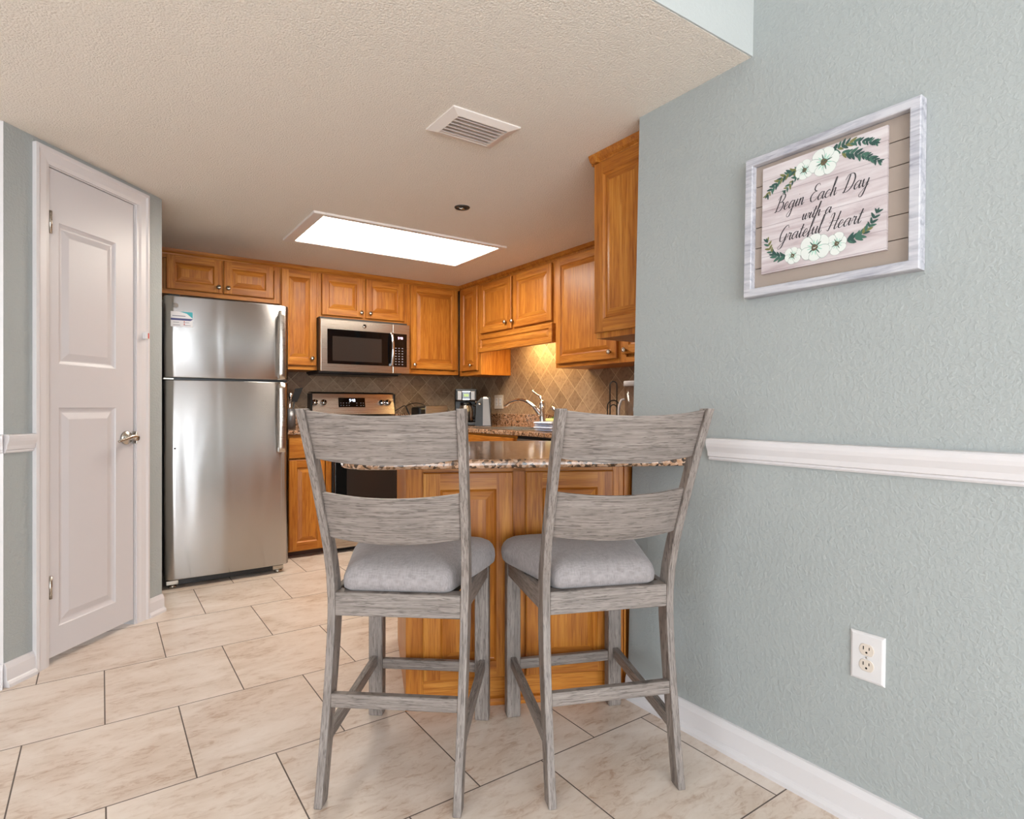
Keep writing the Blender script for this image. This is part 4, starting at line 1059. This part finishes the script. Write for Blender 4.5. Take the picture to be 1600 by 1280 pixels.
# painted leaves and flowers
garland = lambda: MB(M['leaf1'], M['leaf2'], M['leaf3'], M['petal'], M['petal2'], M['pollen'], M['petal3'])
mb = garland()
layer = [0]
def blob(cx, cz, a, b, ang, mi, n=12):
    layer[0] += 1; y = PY - 0.0000025 * layer[0]
    pts = []
    for k in range(n):
        t = 2 * math.pi * k / n; u_, v_ = a * math.cos(t), b * math.sin(t) * (1 - 0.35 * math.cos(t))
        pts.append((cx + u_ * math.cos(ang) - v_ * math.sin(ang), y, cz + u_ * math.sin(ang) + v_ * math.cos(ang)))
    mb.face(pts, mi)
rl = random.Random(3)
def spray(pts, n=13, size=0.011):
    P = catmull([(a, 0, b) for a, b in [fxy(*q) for q in pts]], 8)
    for i in range(n):
        j = int(i * (len(P) - 2) / (n - 1)); p, q = P[j], P[j + 1]; d = math.atan2(q.z - p.z, q.x - p.x)
        for s in (-1, 1):
            L = size * (1.0 - 0.35 * i / n) * rl.uniform(0.85, 1.2); an = d + s * rl.uniform(0.5, 0.95)
            blob(p.x + math.cos(an) * L * 0.8, p.z + math.sin(an) * L * 0.8, L, L * 0.36, an, rl.choice([0, 0, 2, 1, 2]))
    blob(P[-1].x, P[-1].z, size * 0.7, size * 0.25, d, 0)
spray([(0.33, 0.12), (0.22, 0.13), (0.12, 0.19), (0.04, 0.27)]); spray([(0.33, 0.16), (0.26, 0.22), (0.20, 0.28)], 6, 0.009)
spray([(0.60, 0.06), (0.72, 0.035), (0.84, 0.07), (0.93, 0.115)]); spray([(0.68, 0.10), (0.80, 0.16), (0.88, 0.22), (0.95, 0.275)], 12)
def flower(fx, fy, r, n=6, a0=0.3):
    cx, cz = fxy(fx, fy)
    for k in range(n):
        a = a0 + 2 * math.pi * k / n; rr = r * rl.uniform(0.9, 1.1)
        blob(cx + math.cos(a) * rr * 0.60, cz + math.sin(a) * rr * 0.60, rr * 0.49, rr * 0.46, a + math.pi, 6, 16); blob(cx + math.cos(a) * rr * 0.62, cz + math.sin(a) * rr * 0.62, rr * 0.46, rr * 0.43, a + math.pi, 3, 16)
    for k in range(n * 2):
        a = a0 + math.pi * k / n + 0.15; blob(cx + math.cos(a) * r * 0.36, cz + math.sin(a) * r * 0.36, r * 0.26, r * 0.05, a, 4 if k % 3 else 2, 8)
    blob(cx, cz, r * 0.25, r * 0.24, 0, 5, 14)
    for k in range(7): blob(cx + rl.uniform(-1, 1) * r * 0.15, cz + rl.uniform(-1, 1) * r * 0.15, r * 0.05, r * 0.04, 0, rl.choice([3, 1, 0]), 6)
flower(0.375, 0.14, 0.026); flower(0.535, 0.125, 0.038, 6, 0.1)
mb.build('painted_flowers', board)
mb = garland()
spray([(0.22, 0.88), (0.14, 0.86), (0.08, 0.79), (0.05, 0.69)], 9); spray([(0.73, 0.86), (0.82, 0.84), (0.89, 0.77), (0.94, 0.67)], 10)
flower(0.285, 0.885, 0.023); flower(0.645, 0.865, 0.026); flower(0.47, 0.855, 0.037, 6, 0.5)
mb.build('painted_flowers', board)
# script lettering, drawn as pen strokes: x-height 1, advance in the same unit
GL = {
 'a': ([[(0.80, 0.80), (0.52, 0.98), (0.18, 0.70), (0.10, 0.25), (0.30, 0.0), (0.62, 0.35), (0.82, 0.95)], [(0.82, 0.95), (0.74, 0.35), (0.84, 0.02), (1.08, 0.25)]], 1.02),
 'c': ([[(0.68, 0.75), (0.55, 0.97), (0.22, 0.75), (0.10, 0.3), (0.32, 0.0), (0.62, 0.12), (0.85, 0.38)]], 0.80),
 'e': ([[(0.0, 0.25), (0.40, 0.45), (0.62, 0.80), (0.45, 1.0), (0.20, 0.72), (0.14, 0.25), (0.36, 0.0), (0.62, 0.14), (0.84, 0.4)]], 0.80),
 'g': ([[(0.78, 0.80), (0.50, 0.98), (0.18, 0.70), (0.10, 0.25), (0.30, 0.0), (0.60, 0.35), (0.82, 0.95)], [(0.82, 0.95), (0.70, 0.0), (0.55, -0.95), (0.25, -1.15), (0.05, -0.85), (0.40, -0.35), (1.02, 0.25)]], 1.0),
 'i': ([[(0.0, 0.25), (0.28, 0.98), (0.18, 0.3), (0.28, 0.0), (0.52, 0.25)], [(0.36, 1.50), (0.40, 1.58)]], 0.52),
 'n': ([[(0.0, 0.7), (0.18, 0.98), (0.16, 0.5), (0.10, 0.0)], [(0.12, 0.35), (0.38, 0.92), (0.58, 0.92), (0.56, 0.35), (0.66, 0.0), (0.90, 0.28)]], 0.88),
 'h': ([[(0.0, 0.25), (0.38, 1.5), (0.46, 2.25), (0.32, 2.2), (0.20, 1.0), (0.10, 0.0)], [(0.12, 0.35), (0.40, 0.92), (0.60, 0.92), (0.58, 0.35), (0.68, 0.0), (0.92, 0.28)]], 0.90),
 'y': ([[(0.0, 0.7), (0.16, 0.96), (0.16, 0.3), (0.34, 0.02), (0.62, 0.40), (0.80, 0.98)], [(0.80, 0.98), (0.70, 0.0), (0.50, -0.95), (0.22, -1.15), (0.02, -0.85), (0.40, -0.3), (0.98, 0.25)]], 0.95),
 'w': ([[(0.0, 0.75), (0.16, 0.96), (0.14, 0.3), (0.30, 0.0), (0.52, 0.35), (0.62, 0.95), (0.58, 0.3), (0.74, 0.0), (1.0, 0.4), (1.02, 0.95), (1.14, 0.80), (1.28, 0.85)]], 1.18),
 't': ([[(0.0, 0.25), (0.30, 1.0), (0.40, 1.75), (0.22, 0.6), (0.24, 0.05), (0.40, 0.0), (0.60, 0.25)], [(0.02, 1.15), (0.62, 1.25)]], 0.58),
 'r': ([[(0.0, 0.3), (0.18, 1.02), (0.30, 0.90), (0.52, 0.92), (0.46, 0.3), (0.58, 0.0), (0.80, 0.28)]], 0.76),
 'f': ([[(0.0, 0.25), (0.42, 1.4), (0.52, 2.2), (0.38, 2.25), (0.22, 0.8), (0.08, -0.8), (0.12, -1.15), (0.26, -0.9), (0.24, -0.1), (0.54, 0.28)]], 0.56),
 'u': ([[(0.0, 0.6), (0.18, 0.98), (0.14, 0.3), (0.30, 0.0), (0.58, 0.35), (0.72, 0.98)], [(0.72, 0.98), (0.66, 0.3), (0.76, 0.0), (0.98, 0.25)]], 0.94),
 'l': ([[(0.0, 0.25), (0.38, 1.4), (0.46, 2.2), (0.34, 2.2), (0.18, 0.8), (0.22, 0.05), (0.38, 0.02), (0.55, 0.28)]], 0.52),
 'B': ([[(0.55, 2.1), (0.42, 1.0), (0.22, 0.0), (0.0, 0.02)], [(0.15, 1.6), (0.55, 2.15), (1.10, 2.15), (1.20, 1.7), (0.90, 1.25), (0.55, 1.15)], [(0.55, 1.15), (1.10, 1.1), (1.22, 0.55), (0.90, 0.05), (0.45, 0.0), (0.22, 0.2)]], 1.38),
 'E': ([[(1.20, 1.9), (0.98, 2.2), (0.58, 2.05), (0.52, 1.55), (0.85, 1.25), (0.95, 1.28), (0.45, 1.12), (0.18, 0.6), (0.40, 0.05), (0.85, 0.05), (1.25, 0.45)]], 1.25),
 'D': ([[(0.62, 2.1), (0.50, 1.0), (0.30, 0.0), (0.10, 0.1)], [(0.10, 1.55), (0.45, 2.12), (1.10, 2.1), (1.42, 1.4), (1.20, 0.45), (0.70, 0.0), (0.28, 0.05)]], 1.55),
 'G': ([[(1.25, 1.75), (1.05, 2.15), (0.60, 1.95), (0.22, 1.1), (0.30, 0.15), (0.75, 0.1), (1.10, 0.75), (1.12, 0.95)], [(1.15, 1.0), (1.02, 0.0), (0.75, -0.85), (0.35, -1.0), (0.25, -0.7), (0.70, -0.3), (1.28, 0.25)]], 1.35),
 'H': ([[(0.15, 1.65), (0.30, 2.1), (0.58, 2.05), (0.52, 1.0), (0.28, 0.0), (0.02, 0.1)], [(1.38, 2.2), (1.22, 1.1), (1.08, 0.2), (1.22, 0.0), (1.45, 0.25)], [(0.15, 0.95), (0.60, 1.12), (1.20, 1.10), (1.42, 1.3)]], 1.48),
 ' ': ([], 0.75),
}
ltr = MB(M['ink'])
def write(text, x0, zb, width, xh):
    tot = sum(GL[c][1] for c in text); sx_ = width / tot; cx = 0.0
    for ch in text:
        st, adv = GL[ch]
        for s in st:
            P = catmull([(p[0], 0, p[1]) for p in s], 7)
            Q = [Vector((x0 + (cx + p.x + 0.30 * p.z) * sx_, 0, zb + p.z * xh)) for p in P]
            L = []; Rr = []
            for i, q in enumerate(Q):
                d = Q[min(i + 1, len(Q) - 1)] - Q[max(i - 1, 0)]
                d = d.normalized() if d.length > 1e-9 else Vector((1, 0, 0))
                wgt = 0.00055 + 0.00105 * max(0.0, -d.z) ** 1.3
                nv = Vector((-d.z, 0, d.x)) * wgt
                L.append(q + nv); Rr.append(q - nv)
            layer[0] += 1; y = PY - 0.0003 - 0.000001 * layer[0]
            for i in range(len(Q) - 1):
                ltr.face([(L[i].x, y, L[i].z), (L[i + 1].x, y, L[i + 1].z), (Rr[i + 1].x, y, Rr[i + 1].z), (Rr[i].x, y, Rr[i].z)])
        cx += adv
a = fxy(0.115, 0.445); write('Begin Each Day', a[0], a[1], pw * 0.755, 0.0205)
a = fxy(0.355, 0.585); write('with a', a[0], a[1], pw * 0.24, 0.0165)
a = fxy(0.15, 0.735); write('Grateful Heart', a[0], a[1], pw * 0.67, 0.0200)
ltr.build('lettering', board)

# outlet on the right wall
oz = 0.424
ow = thing('wall_outlet', 'white double electrical outlet low on the gray wall by the baseboard', 'outlet', (wx(oz) - 0.0003, 0.718, oz), R(-90), rx=TL)
mb = MB(M['white'])
rect_loops(mb, -0.0415, 0.0415, -0.061, 0.061, [(0, 0.0), (0, -0.002), (0.003, -0.005), (0.007, -0.0065)]); mb.build('plate', ow)
for zz in (-0.0195, 0.0195):
    mb = MB(M['ivory'], M['slot']); n = 28; ring = []
    for k in range(n):
        t = 2 * math.pi * k / n; ring.append((0.0175 * math.cos(t), max(-0.0145, min(0.0145, 0.0175 * math.sin(t)))))
    mb.loft([[(a_, -0.0062, zz + b_) for a_, b_ in ring], [(a_, -0.0078, zz + b_) for a_, b_ in ring], [(a_ * 0.95, -0.0083, zz + b_ * 0.95) for a_, b_ in ring]])
    mb.box(-0.0085, -0.0062, -0.0086, -0.0082, zz + 0.000, zz + 0.0085, 1); mb.box(0.0055, 0.0075, -0.0086, -0.0082, zz + 0.001, zz + 0.008, 1)
    mb.lathe([(0.0, -0.0082), (0.0026, -0.0082), (0.0026, -0.0086), (0.0, -0.0086)], 12, 1, origin=(0, 0, zz - 0.0065), axis='y')
    mb.build('receptacle', ow)
mb = MB(M['nickel']); mb.lathe([(0.0, -0.006), (0.0028, -0.006), (0.0022, -0.0078), (0.0, -0.008)], 12, axis='y'); mb.build('screw', ow)
